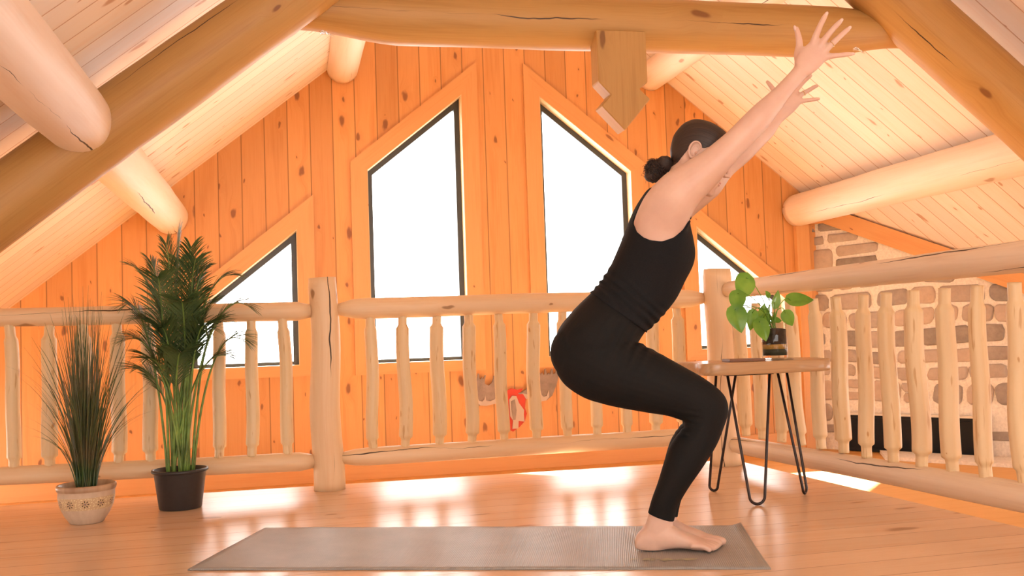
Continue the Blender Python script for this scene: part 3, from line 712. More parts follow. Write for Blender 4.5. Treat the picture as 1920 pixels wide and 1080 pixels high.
# ---------------------------------------------------------------- palm in black pot
pc = Vector((-.449, 4.12, 0)); pa = empty('potted_palm', pc); tag(pa, 'tall feathery palm in a plain black plastic pot in front of the railing', 'potted plant')
bm = newbm(); lathe(bm, [(0, .0), (.079, 0), (.082, .004), (.100, .140), (.101, .143), (.108, .145), (.110, .150), (.108, .156), (.102, .157), (.098, .152), (.093, .125), (0, .125)], pc, 56); obj('pot', bm, M['potblack'], pa)
bm = newbm(); lathe(bm, [(0, .132), (.05, .131), (.0935, .1255)], pc, 40); obj('soil', bm, M['soil'], pa)
def frond(base, tip, lift, l0=.32, nleaf=30, ll=.125, seed=0):
    rr = random.Random(seed); b, t = Vector(base), Vector(tip); m1 = Vector((b.x+(t.x-b.x)*.16, b.y+(t.y-b.y)*.16, b.z+(t.z-b.z)*.5+lift*.7)); m2 = Vector((b.x+(t.x-b.x)*.55, b.y+(t.y-b.y)*.55, b.z+(t.z-b.z)*.9+lift))
    def bz(s): return b*(1-s)**3+m1*3*s*(1-s)**2+m2*3*s*s*(1-s)+t*s**3
    pts = [bz(i/26) for i in range(27)]; bm = newbm(); tube(bm, pts, [.0046*(1-i/26)**.6+.0008 for i in range(27)], 8)
    st = obj('frond_stem', bm, M['stem'], pa); bm = newbm()
    hz = Vector((t.x-b.x, t.y-b.y, 0)); hz = hz.normalized() if hz.length > .02 else Vector((1, 0, 0))
    for k in range(nleaf):
        s = l0+(1-l0)*(k+.5)/nleaf; p = bz(s); tg = (bz(min(1, s+.02))-bz(s-.02)).normalized()
        side = tg.cross(Vector((0, 0, 1))); side = side.normalized() if side.length > .25 else Vector((hz.y, -hz.x, 0))
        sz = ll*(.55+.75*math.sin(math.pi*min(1, (s-l0)/(1-l0)*.82+.14)))*rr.uniform(.85, 1.1)
        for sg in (-1, 1):
            d = (tg*rr.uniform(.75, .95)+side*sg*rr.uniform(.6, .8)+Vector((0, 0, rr.uniform(.0, .2)))).normalized()
            nr = d.cross(side*sg).normalized(); wv = d.cross(nr).normalized(); seg = 5; prev = None
            for j in range(seg+1):
                q = j/seg; c = p+d*sz*q+Vector((0, 0, -sz*.26*q*q)); w = .0026*(math.sin(math.pi*min(1, q*.85+.12)))**.8 if j < seg else 0.0004
                cur = [bm.verts.new(c-wv*w+nr*w*.3), bm.verts.new(c), bm.verts.new(c+wv*w+nr*w*.3)]
                if prev:
                    bm.faces.new((prev[0], prev[1], cur[1], cur[0])); bm.faces.new((prev[1], prev[2], cur[2], cur[1]))
                prev = cur
    obj('leaflets', bm, M['palm'], st, smooth=True)
rp = random.Random(21)
FR = [(.015, .0, 1.115, 0), (-.035, -.03, 1.06, .0), (.055, .03, 1.05, .02), (-.10, .03, .99, .03), (.11, -.03, .95, .05), (-.165, -.02, .97, .04), (.215, .02, .93, .10), (.275, -.04, .80, .15),
      (.25, .05, .66, .13), (-.20, .04, .82, .10), (-.17, -.06, .68, .08), (.03, -.12, .82, .08), (-.06, -.10, .92, .06), (.12, -.10, .72, .10), (.0, .10, 1.0, .03), (.19, -.03, .60, .08), (-.10, -.09, .60, .06), (.07, .08, .86, .05), (.02, -.10, .62, .05), (-.16, .05, .56, .05),
      (.08, -.06, .99, .03), (-.08, .0, .84, .05), (.14, .03, .82, .06), (-.13, -.03, .76, .07), (.08, .0, .68, .06), (-.05, -.08, .72, .06), (.17, .0, .74, .08)]
for i, (dx, dy, tz, lf) in enumerate(FR):
    a = i*2.4; cl = [(-.030, .0), (.012, -.012), (.030, .012)][i % 3]; b = pc+Vector((cl[0]+.010*math.cos(a)+dx*.04, cl[1]+.010*math.sin(a), .128))
    frond(b, pc+Vector((dx, dy, tz)), lf, l0=max(.22, min(.5, .30/(tz-.1))), nleaf=int(24+20*tz), ll=.12, seed=i)

# ---------------------------------------------------------------- grass in ceramic bowl
gc = Vector((-.763, 3.935, 0)); ga = empty('potted_grass', gc); tag(ga, 'wispy ornamental grass in a cream ceramic bowl with a flower band', 'potted plant')
bm = newbm(); lathe(bm, [(0, .0), (.055, 0), (.060, .003), (.078, .030), (.094, .065), (.100, .095), (.099, .118), (.104, .124), (.106, .134), (.104, .142), (.099, .144), (.094, .138), (.090, .12), (0, .12)], gc, 64)
m, nt, bs = mat('cream_ceramic_flower_band'); T = NT(nt); un = T.n('ShaderNodeUVMap', uv_map='UVMap'); sp = T.n('ShaderNodeSeparateXYZ'); T.l(un.outputs[0], sp.inputs[0])
zz = sp.outputs[1]; band = T.math('MULTIPLY', T.smooth(zz, .055, .058), T.math('SUBTRACT', 1.0, T.smooth(zz, .100, .103)))
au = T.math('MULTIPLY', sp.outputs[0], 11.0); fu = T.math('SUBTRACT', T.math('FRACT', au), .5); cu_ = T.math('MULTIPLY', fu, .057); cz = T.math('SUBTRACT', zz, .079)
rr2 = T.math('SQRT', T.math('ADD', T.math('MULTIPLY', cu_, cu_), T.math('MULTIPLY', cz, cz))); ang = T.math('ARCTAN2', cz, cu_)
pet = T.math('MULTIPLY', T.math('GREATER_THAN', T.math('COSINE', T.math('MULTIPLY', ang, 7.0)), .35), T.math('MULTIPLY', T.math('GREATER_THAN', rr2, .0065), T.math('LESS_THAN', rr2, .0135)))
eye = T.math('LESS_THAN', rr2, .0042); vd = T.n('ShaderNodeTexVoronoi', voronoi_dimensions='2D'); T.l(T.comb(T.math('MULTIPLY', sp.outputs[0], 78.0), T.math('MULTIPLY', zz, 125.0)), vd.inputs['Vector']); vd.inputs['Scale'].default_value = 1.0
spk = T.math('MULTIPLY', T.math('LESS_THAN', vd.outputs[0], .24), T.math('GREATER_THAN', rr2, .0145))
base = T.ramp(T.noise(un.outputs[0], 30.0, 3, .6), [(.3, (.60, .46, .33)), (.7, (.68, .54, .40))])
col = T.mix(T.math('MULTIPLY', band, .45), base, (.62, .40, .14)); col = T.mix(T.math('MULTIPLY', T.math('MULTIPLY', spk, band), .8), col, (.85, .75, .45))
col = T.mix(T.math('MULTIPLY', pet, band), col, (.10, .06, .03)); col = T.mix(T.math('MULTIPLY', eye, band), col, (.30, .20, .17))
rim = T.smooth(zz, .119, .123); col = T.mix(T.math('MULTIPLY', rim, .8), col, T.ramp(T.noise(T.comb(T.math('MULTIPLY', sp.outputs[0], 12.0), zz), 1.0, 3, .6), [(.35, (.52, .34, .20)), (.65, (.30, .15, .07))]))
T.l(col, bs.inputs['Base Color']); bs.inputs['Roughness'].default_value = .35
obj('bowl', bm, m, ga)
bm = newbm(); lathe(bm, [(0, .130), (.05, .128), (.0905, .1215)], gc, 40); obj('soil', bm, M['soil'], ga)
bm = newbm(); rg = random.Random(5)
for k in range(330):
    a = rg.uniform(0, 2*math.pi); rb = .034*math.sqrt(rg.random()); b = gc+Vector((rb*math.cos(a), rb*math.sin(a), .124))
    H = rg.choice([rg.uniform(.42, .62), rg.uniform(.5, .72), rg.uniform(.3, .5)]); spread = abs(rg.gauss(0, .115))
    if k < 26: spread = rg.uniform(.14, .24); H = rg.uniform(.25, .70)
    if k > 270: spread = abs(rg.gauss(0, .04)); H = rg.uniform(.62, .78)
    droop = rg.uniform(0, .05)+max(0, spread-.1)*.5; wdt = rg.uniform(.0012, .0026); d = Vector((math.cos(a), math.sin(a)*.8, 0)); q = d.cross(Vector((0, 0, 1)))
    th = rg.uniform(0, math.pi); wv = Vector((math.cos(th), math.sin(th), 0)); prev = None; sw = rg.uniform(-.02, .02)
    for j in range(11):
        t = j/10; p = b+Vector((0, 0, H*t-droop*t**3))+d*(spread*(.35*t+.65*t**2.2))+q*sw*math.sin(t*3); w = wdt*(1-t**2.2)+.0003
        cur = [bm.verts.new(p-wv*w), bm.verts.new(p+wv*w)]
        if prev: bm.faces.new((prev[0], prev[1], cur[1], cur[0]))
        prev = cur
fo = obj('grass_blades', bm, M['grass'], ga); fo['kind'] = 'stuff'
# ---------------------------------------------------------------- the person
PE = Vector((.937, -.349, 0)).normalized(); PL = Vector((.349, .937, 0)).normalized(); PA = Vector((.956, 2.681, .005)) + PL*.028
MID = .052          # lateral distance of the body's middle plane behind the near foot's
def S(px, py, d=0.0): return on_plane(px, py, PL, PL.dot(PA)+d)
def sag(p):
    q = Vector(p)-PA; return q.dot(PE), q.z, q.dot(PL)
def loft(bm, rings, seg=28, steps=4, power=2.0):
    """rings: (p, q, w, [shift]) two silhouette points in world space and the lateral half width"""
    rows = [tuple(r[0])+tuple(r[1])+(r[2],) for r in rings]; rows = catmull(rows, steps); prev = None; first = None
    for row in rows:
        p, q, w = Vector(row[0:3]), Vector(row[3:6]), row[6]; c = (p+q)/2; a = (p-q)/2; ring = []
        for k in range(seg):
            th = 2*math.pi*k/seg; cx, sx = math.cos(th), math.sin(th)
            cx = math.copysign(abs(cx)**(2/power), cx); sx = math.copysign(abs(sx)**(2/power), sx)
            ring.append(bm.verts.new(c+a*cx+PL*w*sx))
        if prev:
            for k in range(seg): bm.faces.new((prev[k], prev[(k+1) % seg], ring[(k+1) % seg], ring[k]))
        else: first = ring
        prev = ring
    bm.faces.new(list(reversed(first))); bm.faces.new(prev)
def blob(bm, c, rx, ry, rz, ax=None):
    r = bmesh.ops.create_icosphere(bm, subdivisions=3, radius=1.0); Mx = Matrix((ax[0], ax[1], ax[2])).transposed() if ax else Matrix.Identity(3)
    for v in r['verts']: v.co = Vector(c)+Mx @ Vector((v.co.x*rx, v.co.y*ry, v.co.z*rz))
def chain(bm, pts, rads, seg=14, steps=5, flat=None):
    rows = catmull([tuple(p)+(r,) for p, r in zip(pts, rads)], steps); P = [Vector(r[:3]) for r in rows]; Rr = [r[3] for r in rows]
    P2 = [P[0]-(P[1]-P[0]).normalized()*Rr[0]*.6]+P; R2 = [Rr[0]*.7]+Rr
    e = (P[-1]-P[-2]).normalized(); P2 += [P[-1]+e*Rr[-1]*.45, P[-1]+e*Rr[-1]*.8, P[-1]+e*Rr[-1]*.97]; R2 += [Rr[-1]*.88, Rr[-1]*.58, Rr[-1]*.22]
    tube(bm, P2, R2, seg)
def part_px(d, lst): return [(S(a[0], a[1], d), S(b[0], b[1], d), w) for a, b, w in lst]
bm = newbm()
for sgn, d in ((0, 0.0), (1, 2*MID)):
    th_d = MID + (-.075 if sgn == 0 else .075); kn_d = MID+(-.058 if sgn == 0 else .058); tr = (lambda pr, dd: pr)
    leg = []
    NEARD = MID-.075
    spec = [((1062, 612), (1046, 700), .060, -.062), ((1085, 596), (1062, 722), .078, -.07), ((1130, 604), (1095, 744), .090, -.076), ((1165, 622), (1128, 755), .088, -.076), ((1195, 643), (1158, 762), .083, -.074), ((1247, 671), (1214, 772), .074, -.07),
            ((1290, 695), (1252, 778), .064, -.064), ((1322, 713), (1272, 784), .057, -.06), ((1348, 732), (1283, 790), .055, -.058), ((1361, 750), (1285, 797), .054, -.057), ((1364, 772), (1281, 805), .053, -.056),
            ((1357, 797), (1272, 815), .052, -.056), ((1342, 834), (1258, 836), .053, -.056), ((1318, 873), (1246, 868), .053, -.056), ((1291, 911), (1235, 905), .046, -.054), ((1272, 944), (1224, 935), .037, -.052),
            ((1264, 968), (1217, 960), .031, -.046), ((1261, 985), (1211, 980), .030, -.044), ((1259, 1002), (1203, 1000), .029, -.043), ((1255, 1018), (1197, 1018), .027, -.043), ((1246, 1030), (1199, 1030), .023, -.043)]
    for a, b, w_, dl in spec:
        p, q = S(a[0], a[1], MID+dl), S(b[0], b[1], MID+dl)
        if sgn: fw = PE*.014*max(0, min(1, (a[1]-790)/170)); p, q = p-PL*2*dl+fw, q-PL*2*dl+fw
        leg.append((p, q, w_))
    loft(bm, leg, seg=30)
    # foot
    fl = []
    base = MID-.043; FO = PE*(.014 if sgn else 0)
    for X, zt2, w_, zl in ((-.008, .030, .012, .012), (.0, .048, .022, .003), (.025, .070, .028, .001), (.06, .082, .030, .001), (.10, .073, .032, .006), (.13, .056, .036, .006), (.162, .043, .040, .002), (.190, .030, .041, .001), (.206, .022, .035, .003)):
        c = PA+FO+PE*X+PL*(base if sgn == 0 else 2*MID-base); p = c.copy(); p.z = PA.z+zt2; q = c.copy(); q.z = PA.z+zl
        off = PL*(.004*(1 if sgn == 0 else -1)) if X > .1 else Vector((0, 0, 0)); fl.append((p+off, q+off, w_))
    loft(bm, fl, seg=26, power=2.3)
    for k in range(5):      # toes, little toe on the outside
        lat = [-.034, -.020, -.006, .009, .030][k]; tipx = [.209, .220, .228, .234, .238][k]; r = [.0078, .0080, .0084, .0088, .0125][k]
        if sgn: lat = -lat
        c = PL*((base if sgn == 0 else 2*MID-base)+lat)
        c = c+FO; chain(bm, [PA+PE*(tipx-.055)+c+Vector((0, 0, .020)), PA+PE*(tipx-.028)+c+Vector((0, 0, .019)), PA+PE*(tipx-.006)+c+Vector((0, 0, r+.001))], [r*1.1, r*1.0, r*1.02], steps=4)
# torso
TOR = [((1040, 640), (1150, 735), .10), ((1037, 655), (1180, 700), .150), ((1050, 618), (1192, 652), .166), ((1075, 585), (1212, 617), .150), ((1104, 556), (1228, 601), .128), ((1126, 535), (1247, 582), .116), ((1140, 513), (1266, 558), .118), ((1152, 490), (1283, 525), .126),
       ((1163, 465), (1296, 497), .138), ((1173, 440), (1300, 474), .146), ((1183, 415), (1297, 450), .150), ((1193, 393), (1292, 428), .144), ((1206, 372), (1290, 410), .124), ((1220, 353), (1288, 396), .088), ((1238, 338), (1290, 388), .060)]
loft(bm, part_px(MID, TOR), seg=40, steps=4, power=2.25)
# buttocks
for sg in (-1, 1): blob(bm, S(1092, 660, MID)+PL*sg*.070, .088, .078, .088, (PE, PL, Vector((0, 0, 1))))
# neck
loft(bm, part_px(MID, [((1232, 350), (1290, 402), .060), ((1248, 333), (1293, 393), .053), ((1256, 318), (1300, 380), .050), ((1262, 300), (1312, 360), .050)]), seg=26)
# head frame
HC = S(1312, 290, MID); t28 = math.radians(28)
ex = (PE*math.cos(t28)-Vector((0, 0, 1))*math.sin(t28)).normalized(); ez = (PE*math.sin(t28)+Vector((0, 0, 1))*math.cos(t28)).normalized(); ey = PL
kpx = (S(1313, 290, MID)-HC).length
def H(x, z, y=0.0): return HC + ex*x*kpx + ez*z*kpx + PL*y*kpx
HD = [(-66, 47, 20, 9), (-62, 54, 6, 17), (-52, 55, -16, 28), (-40, 56, -33, 34), (-28, 55, -46, 38), (-15, 55, -54, 41), (0, 54, -58, 43), (12, 57, -60, 44), (25, 57, -58, 44), (38, 51, -54, 42), (48, 42, -47, 37), (56, 28, -37, 29), (61, 10, -20, 16)]
loft(bm, [(H(a, z), H(b, z), w_*kpx) for z, a, b, w_ in HD], seg=36, steps=4, power=2.15)
# brow ridge, nose, lips, chin, cheeks
axh = (ex, ey, ez)
chain(bm, [H(54, 8), H(59, -1), H(64, -9), H(67, -14)], [3.6*kpx, 3.8*kpx, 4.6*kpx, 5.4*kpx], steps=4)
for sg in (-1, 1):
    blob(bm, H(60, -17, sg*6), 5.2*kpx, 3.6*kpx, 3.8*kpx, axh)
    blob(bm, H(44, -14, sg*24), 12*kpx, 9*kpx, 11*kpx, axh)
    blob(bm, H(49, 2, sg*18), 7.5*kpx, 9*kpx, 5.5*kpx, axh)
    blob(bm, H(52, 11, sg*17), 6*kpx, 13*kpx, 3.5*kpx, axh)
blob(bm, H(54, -32), 6.5*kpx, 13*kpx, 3.4*kpx, axh); blob(bm, H(53, -39.5), 6.2*kpx, 11.5*kpx, 4.0*kpx, axh); blob(bm, H(50, -57), 8*kpx, 11*kpx, 9*kpx, axh)
# near arm
da = MID-.135
ARM = [((1186, 442), (1244, 484), .042, .066), ((1189, 414), (1264, 464), .054, .046), ((1203, 379), (1283, 436), .061, .026), ((1220, 354), (1297, 404), .062, .010), ((1247, 327), (1310, 382), .058, .002), ((1281, 307), (1328, 363), .053, 0), ((1318, 284), (1349, 340), .047, 0), ((1345, 263), (1369, 315), .044, 0), ((1365, 246), (1384, 298), .042, 0), ((1391, 220), (1414, 266), .041, 0),
       ((1416, 196), (1441, 237), .040, .004), ((1448, 169), (1470, 197), .030, .008), ((1470, 147), (1489, 170), .0245, .010), ((1487, 128), (1505, 153), .0225, .012), ((1492, 117), (1514, 142), .0215, .014)]
loft(bm, [(S(a[0], a[1], da+o), S(b[0], b[1], da+o), w_) for a, b, w_, o in ARM], seg=26, steps=4)
dh = da+.014
HAND = [((1489, 118), (1514, 144), .0205), ((1493, 108), (1524, 137), .0185), ((1499, 97), (1536, 127), .0160), ((1508, 88), (1545, 117), .0145), ((1518, 79), (1552, 107), .0125), ((1524, 75), (1555, 100), .0100)]
loft(bm, [(S(a[0], a[1], dh), S(b[0], b[1], dh), w_) for a, b, w_ in HAND], seg=24, steps=4, power=2.4)
pxm = kpx
FING = [  # near hand: index, middle, ring, little, thumb ; (px, py, lateral shift, radius px)
    [(1520, 92, .0, 7.0), (1528, 72, -.004, 6.6), (1537, 50, -.004, 5.6), (1544, 36, .0, 5.2), (1548.5, 28, .004, 4.3)],
    [(1532, 95, .0, 7.0), (1543, 78, -.006, 6.5), (1558, 59, -.007, 5.6), (1569, 47, -.003, 5.2), (1576, 40, .003, 4.3)],
    [(1540, 103, .0, 7.0), (1555, 87, -.004, 6.3), (1572, 71, -.005, 5.4), (1584, 60, -.001, 5.0), (1591, 54, .004, 4.3)],
    [(1536, 114, .002, 7.2), (1553, 106, .0, 6.0), (1572, 104, .0, 5.0), (1588, 102, .003, 4.6), (1597, 101.5, .006, 3.7)],
    [(1500, 122, .010, 8.5), (1497, 103, .014, 8.6), (1499, 84, .018, 6.9), (1497, 68, .020, 5.8), (1493.5, 54, .022, 4.8)]]
nails = []
for F_ in FING:
    chain(bm, [S(x, y, dh+o) for x, y, o, r in F_], [r*pxm*.97 for *_, r in F_], steps=5); nails.append((F_[-1], F_[-2], dh))
blob(bm, S(1506, 100, dh+.008), .018, .013, .020)
# far arm and hand (palm turned towards the near hand)
df = MID+.135
FARM = [((1215, 378), (1281, 432), .062, -.01), ((1230, 362), (1298, 408), .062, 0), ((1268, 340), (1325, 384), .052, 0), ((1310, 318), (1350, 362), .044, .01), ((1345, 292), (1372, 330), .038, .02), ((1380, 270), (1404, 302), .037, .03), ((1405, 247), (1430, 275), .033, .04), ((1428, 229), (1449, 255), .025, .05), ((1443, 216), (1461, 236), .0205, .055), ((1450, 208), (1468, 226), .0205, .06)]
loft(bm, [(S(a[0], a[1], df+o), S(b[0], b[1], df+o), w_) for a, b, w_, o in FARM], seg=24, steps=4)
dq = df+.062
FH = [((1448, 212), (1467, 228), .0200), ((1452, 198), (1479, 218), .0175), ((1460, 186), (1492, 206), .0155), ((1470, 176), (1500, 196), .0135), ((1480, 168), (1503, 186), .011)]
loft(bm, [(S(a[0], a[1], dq), S(b[0], b[1], dq), w_) for a, b, w_ in FH], seg=24, steps=4, power=2.4)
FF = [[(1474, 182, .0, 6.0), (1481, 168, .004, 5.6), (1488, 148, .006, 4.9), (1494, 133, .0, 4.2), (1497, 126, -.004, 3.6)],
      [(1482, 182, .0, 6.0), (1494, 167, .004, 5.6), (1506, 154, .006, 4.9), (1515, 146, .0, 4.4), (1520, 142, -.004, 3.7)],
      [(1490, 188, .0, 5.8), (1503, 177, .004, 5.3), (1517, 169, .004, 4.7), (1527, 163, .0, 4.3), (1532, 161, -.003, 3.6)],
      [(1488, 196, .0, 5.8), (1503, 190, .0, 5.0), (1519, 187.5, .0, 4.4), (1530, 186, -.003, 4.0), (1535, 185.5, -.005, 3.3)],
      [(1462, 208, -.006, 7.0), (1457, 192, -.012, 6.8), (1452, 173, -.016, 5.6), (1445, 161, -.018, 4.9), (1439, 154, -.018, 4.0)]]
for F_ in FF:
    chain(bm, [S(x, y, dq+o) for x, y, o, r in F_], [r*pxm for *_, r in F_], steps=5)
uvl = bm.loops.layers.uv.verify()
bmesh.ops.recalc_face_normals(bm, faces=bm.faces[:])
me = bpy.data.meshes.new('tmp_body'); bm.to_mesh(me); bm.free()
def remeshed(me, vox, smooth_it=6, fac=.5):
    o = bpy.data.objects.new('tmp', me); sc.collection.objects.link(o)
    md = o.modifiers.new('r', 'REMESH'); md.mode = 'VOXEL'; md.voxel_size = vox; md.use_smooth_shade = True
    s = o.modifiers.new('s', 'SMOOTH'); s.iterations = smooth_it; s.factor = fac
    dg = bpy.context.evaluated_depsgraph_get(); dg.update(); out = bpy.data.meshes.new_from_object(o.evaluated_get(dg)); bpy.data.objects.remove(o)
    out.polygons.foreach_set('use_smooth', [True]*len(out.polygons)); return out
body = remeshed(me, .0031, 5, .5)
bb = bmesh.new(); bb.from_mesh(body)
for sg in (-1, 1):       # soften the folds where the arms meet the trunk
    for cpx, rad, its in (((1250, 440), .085, 22), ((1285, 400), .05, 8)):
        cc = S(cpx[0], cpx[1], MID+sg*.13); vs = [v for v in bb.verts if (v.co-cc).length < rad]
        for it in range(its): bmesh.ops.smooth_vert(bb, verts=vs, factor=.5, use_axis_x=True, use_axis_y=True, use_axis_z=True)
        rad2 = rad*.75; vs = [v for v in vs if (v.co-cc).length < rad2]
        for it in range(its): bmesh.ops.smooth_vert(bb, verts=vs, factor=.5, use_axis_x=True, use_axis_y=True, use_axis_z=True)
vs = [v for v in bb.verts if (v.co-H(50, 0)).length < .075 and (v.co-H(70, -14)).length > .022]
for it in range(5): bmesh.ops.smooth_vert(bb, verts=vs, factor=.5, use_axis_x=True, use_axis_y=True, use_axis_z=True)
bb.to_mesh(body); bb.free(); body.polygons.foreach_set('use_smooth', [True]*len(body.polygons))
body.name = 'person'; body.materials.clear(); body.materials.append(M['skin'])
po = bpy.data.objects.new('person', body); sc.collection.objects.link(po)
tag(po, 'person in black sleeveless top and leggings in chair pose with both arms raised', 'person')
# ears
for sg in (-1, 1):
    bm = newbm(); ec = lambda x, z, o: H(-11+x, -5+z, sg*(41+o))
    pts = [ec(5, 1, .5), ec(8, 7, 1.5), ec(6.5, 13, 3), ec(0, 16.5, 4.2), ec(-7, 14, 5.5), ec(-10.5, 6, 6), ec(-10, -2, 5.6), ec(-6, -10, 4), ec(-1, -14, 2.2), ec(3, -12, 1), ec(4, -8, .5)]
    chain(bm, pts, [1.5*kpx, 1.8*kpx, 1.9*kpx, 2.0*kpx, 2.0*kpx, 2.0*kpx, 2.0*kpx, 2.4*kpx, 3.0*kpx, 2.4*kpx, 1.6*kpx], seg=12, steps=5)
    blob(bm, H(-13, -4, sg*42.2), 8*kpx, 1.8*kpx, 12*kpx, axh); blob(bm, H(-6.5, -8, sg*44), 1.8*kpx, 2.4*kpx, 3.2*kpx, axh)
    chain(bm, [ec(3, 9, 2.6), ec(-3, 10, 3.6), ec(-5.5, 4, 4), ec(-5.5, -3, 3.8), ec(-1.5, -8, 3)], [1.0*kpx, 1.3*kpx, 1.4*kpx, 1.3*kpx, 1.0*kpx], seg=8, steps=4)
    bmesh.ops.recalc_face_normals(bm, faces=bm.faces[:]); mt = bpy.data.meshes.new('tmp_ear'); bm.to_mesh(mt); bm.free()
    mt = remeshed(mt, .0011, 3, .5); mt.name = 'ear'; mt.materials.clear(); mt.materials.append(M['skin']); link('ear', mt, None, po)
# garments follow the body: the covered region is lifted off the skin
def sag_px(pts, d=MID): return [sag(S(x, y, d))[:2] for x, y in pts]
def line_field(a, b):
    (ax_, az_), (bx_, bz_) = a, b; L = math.hypot(bx_-ax_, bz_-az_); nx_, nz_ = (bz_-az_)/L, -(bx_-ax_)/L
    return lambda X, Z: (X-ax_)*nx_+(Z-az_)*nz_
def poly_sd(poly):
    n = len(poly)
    def f(X, Z):
        best = 1e9; ins = False; j = n-1
        for i in range(n):
            (x0, z0_), (x1, z1_) = poly[j], poly[i]; dx, dz = x1-x0, z1_-z0_; t = max(0, min(1, ((X-x0)*dx+(Z-z0_)*dz)/(dx*dx+dz*dz+1e-12)))
            best = min(best, math.hypot(X-x0-t*dx, Z-z0_-t*dz))
            if (z1_ > Z) != (z0_ > Z) and X < (x0-x1)*(Z-z1_)/(z0_-z1_)+x1: ins = not ins
            j = i
        return -best if ins else best
    return f
waist = line_field(*sag_px([(1126, 538), (1219, 612)]))      # >0 below
hem_top = line_field(*sag_px([(1108, 550), (1214, 624)]))
ankle = line_field(*sag_px([(1217, 962), (1264, 978)], 0.0))
neckl = line_field(*sag_px([(1214, 352), (1291, 407)]))
armh = poly_sd(sag_px([(1191, 396), (1189, 412), (1189, 428), (1194, 442), (1205, 453), (1221, 460), (1242, 461), (1262, 453.5), (1278, 439), (1286, 425), (1296, 414), (1325, 400), (1400, 200), (1700, -50), (1200, -50), (1190, 320), (1199, 382)]))
sag_mid = sag_px([(1258, 395)])[0][0]
w0 = waist(*sag_px([(1150, 700)])[0]); a0 = ankle(*sag_px([(1300, 850)])[0]); n0 = neckl(*sag_px([(1230, 500)])[0])
sw_, sa_, sn_ = (1 if w0 > 0 else -1), (1 if a0 > 0 else -1), (1 if n0 > 0 else -1)
def f_leg(v):
    X, Z, Lt = sag(v); return min(sw_*waist(X, Z), sa_*ankle(X, Z))
def f_top(v):
    X, Z, Lt = sag(v)
    if Z < .35: return -1
    h = -sw_*hem_top(X, Z); k = sn_*neckl(X, Z)
    if min(h, k) < -.02: return min(h, k)
    al = abs(Lt-MID); q = max(0.0, 1-(al/.052)**2); k -= .045*q*q*(3-2*q) if X > sag_mid else .02*q
    return min(h, k, max(armh(X, Z), .086-al))
def garment(name, fld, off, mtl, wr=None):
    src = bmesh.new(); src.from_mesh(body); src.verts.ensure_lookup_table(); src.normal_update()
    val = {v.index: fld(v.co) for v in src.verts}
    bad = [f for f in src.faces if all(val[v.index] <= 0 for v in f.verts)]
    nrm = {v.index: v.normal.copy() for v in src.verts}
    lay = src.verts.layers.int.new('i')
    for v in src.verts: v[lay] = v.index
    for v in list(src.verts):
        if val[v.index] <= 0:
            nb = [e.other_vert(v) for e in v.link_edges]; nb = [q for q in nb if val[q.index] > 0]
            if nb:
                s_ = Vector((0, 0, 0))
                for q in nb:
                    t = val[v.index]/(val[v.index]-val[q.index]); s_ += body.vertices[v.index].co.lerp(body.vertices[q.index].co, t)
                v.co = s_/len(nb)
    bmesh.ops.delete(src, geom=bad, context='FACES')
    for v in src.verts:
        o_ = off + (wr(v.co) if wr else 0); v.co = v.co + nrm[v[lay]]*o_
    bd = [e for e in src.edges if e.is_boundary]
    bv = {v for e in bd for v in e.verts}
    for it in range(14):
        new = {}
        for v in bv:
            nb = [e.other_vert(v) for e in v.link_edges if e.is_boundary]
            if len(nb) == 2: new[v] = v.co*.5+(nb[0].co+nb[1].co)*.25
        for v, c in new.items(): v.co = c
    r = bmesh.ops.extrude_edge_only(src, edges=bd)
    for v in [q for q in r['geom'] if isinstance(q, bmesh.types.BMVert)]: v.co = v.co - nrm[v[lay]]*(off+.001)
    for f in src.faces: f.smooth = True
    src.verts.layers.int.remove(src.verts.layers.int['i'])
    me_ = bpy.data.meshes.new(name); src.to_mesh(me_); src.free(); me_.materials.clear(); me_.materials.append(mtl)
    return link(name, me_, None, po)
wa, wb = sag_px([(1123, 539), (1217, 614)])
def wr_top(v):
    X, Z, Lt = sag(v); h = -sw_*waist(X, Z)      # distance above the waist
    s = max(0, 1-abs(h-.012)/.075); n_ = mnoise.noise(Vector((X*9, Lt*7, Z*6)))
    return .0030*s*math.sin(h*230+n_*5+X*22) + .0012*mnoise.noise(Vector((X*16, Lt*16, Z*16))) + .0025*s
hx, hz = sag_px([(1185, 650)])[0]
def wr_leg(v):
    X, Z, Lt = sag(v); d = math.hypot(X-hx, Z-hz); s = max(0, 1-d/.11)
    kx, kz = sag_px0; d2 = math.hypot(X-kx, Z-kz); s2 = max(0, 1-d2/.06)
    return .0026*s*math.sin(((X-hx)*.85-(Z-hz)*.5)*-210+Lt*14+2*mnoise.noise(Vector((X*12, Lt*9, Z*12)))) + .0018*s2*math.sin((Z-kz)*330+X*60) + .0006*mnoise.noise(Vector((X*14, Lt*14, Z*14)))
sag_px0 = sag_px([(1281, 790)])[0]
garment('leggings', f_leg, .0028, M['fabric'], wr_leg)
garment('tank_top', f_top, .0050, M['fabric2'], wr_top)
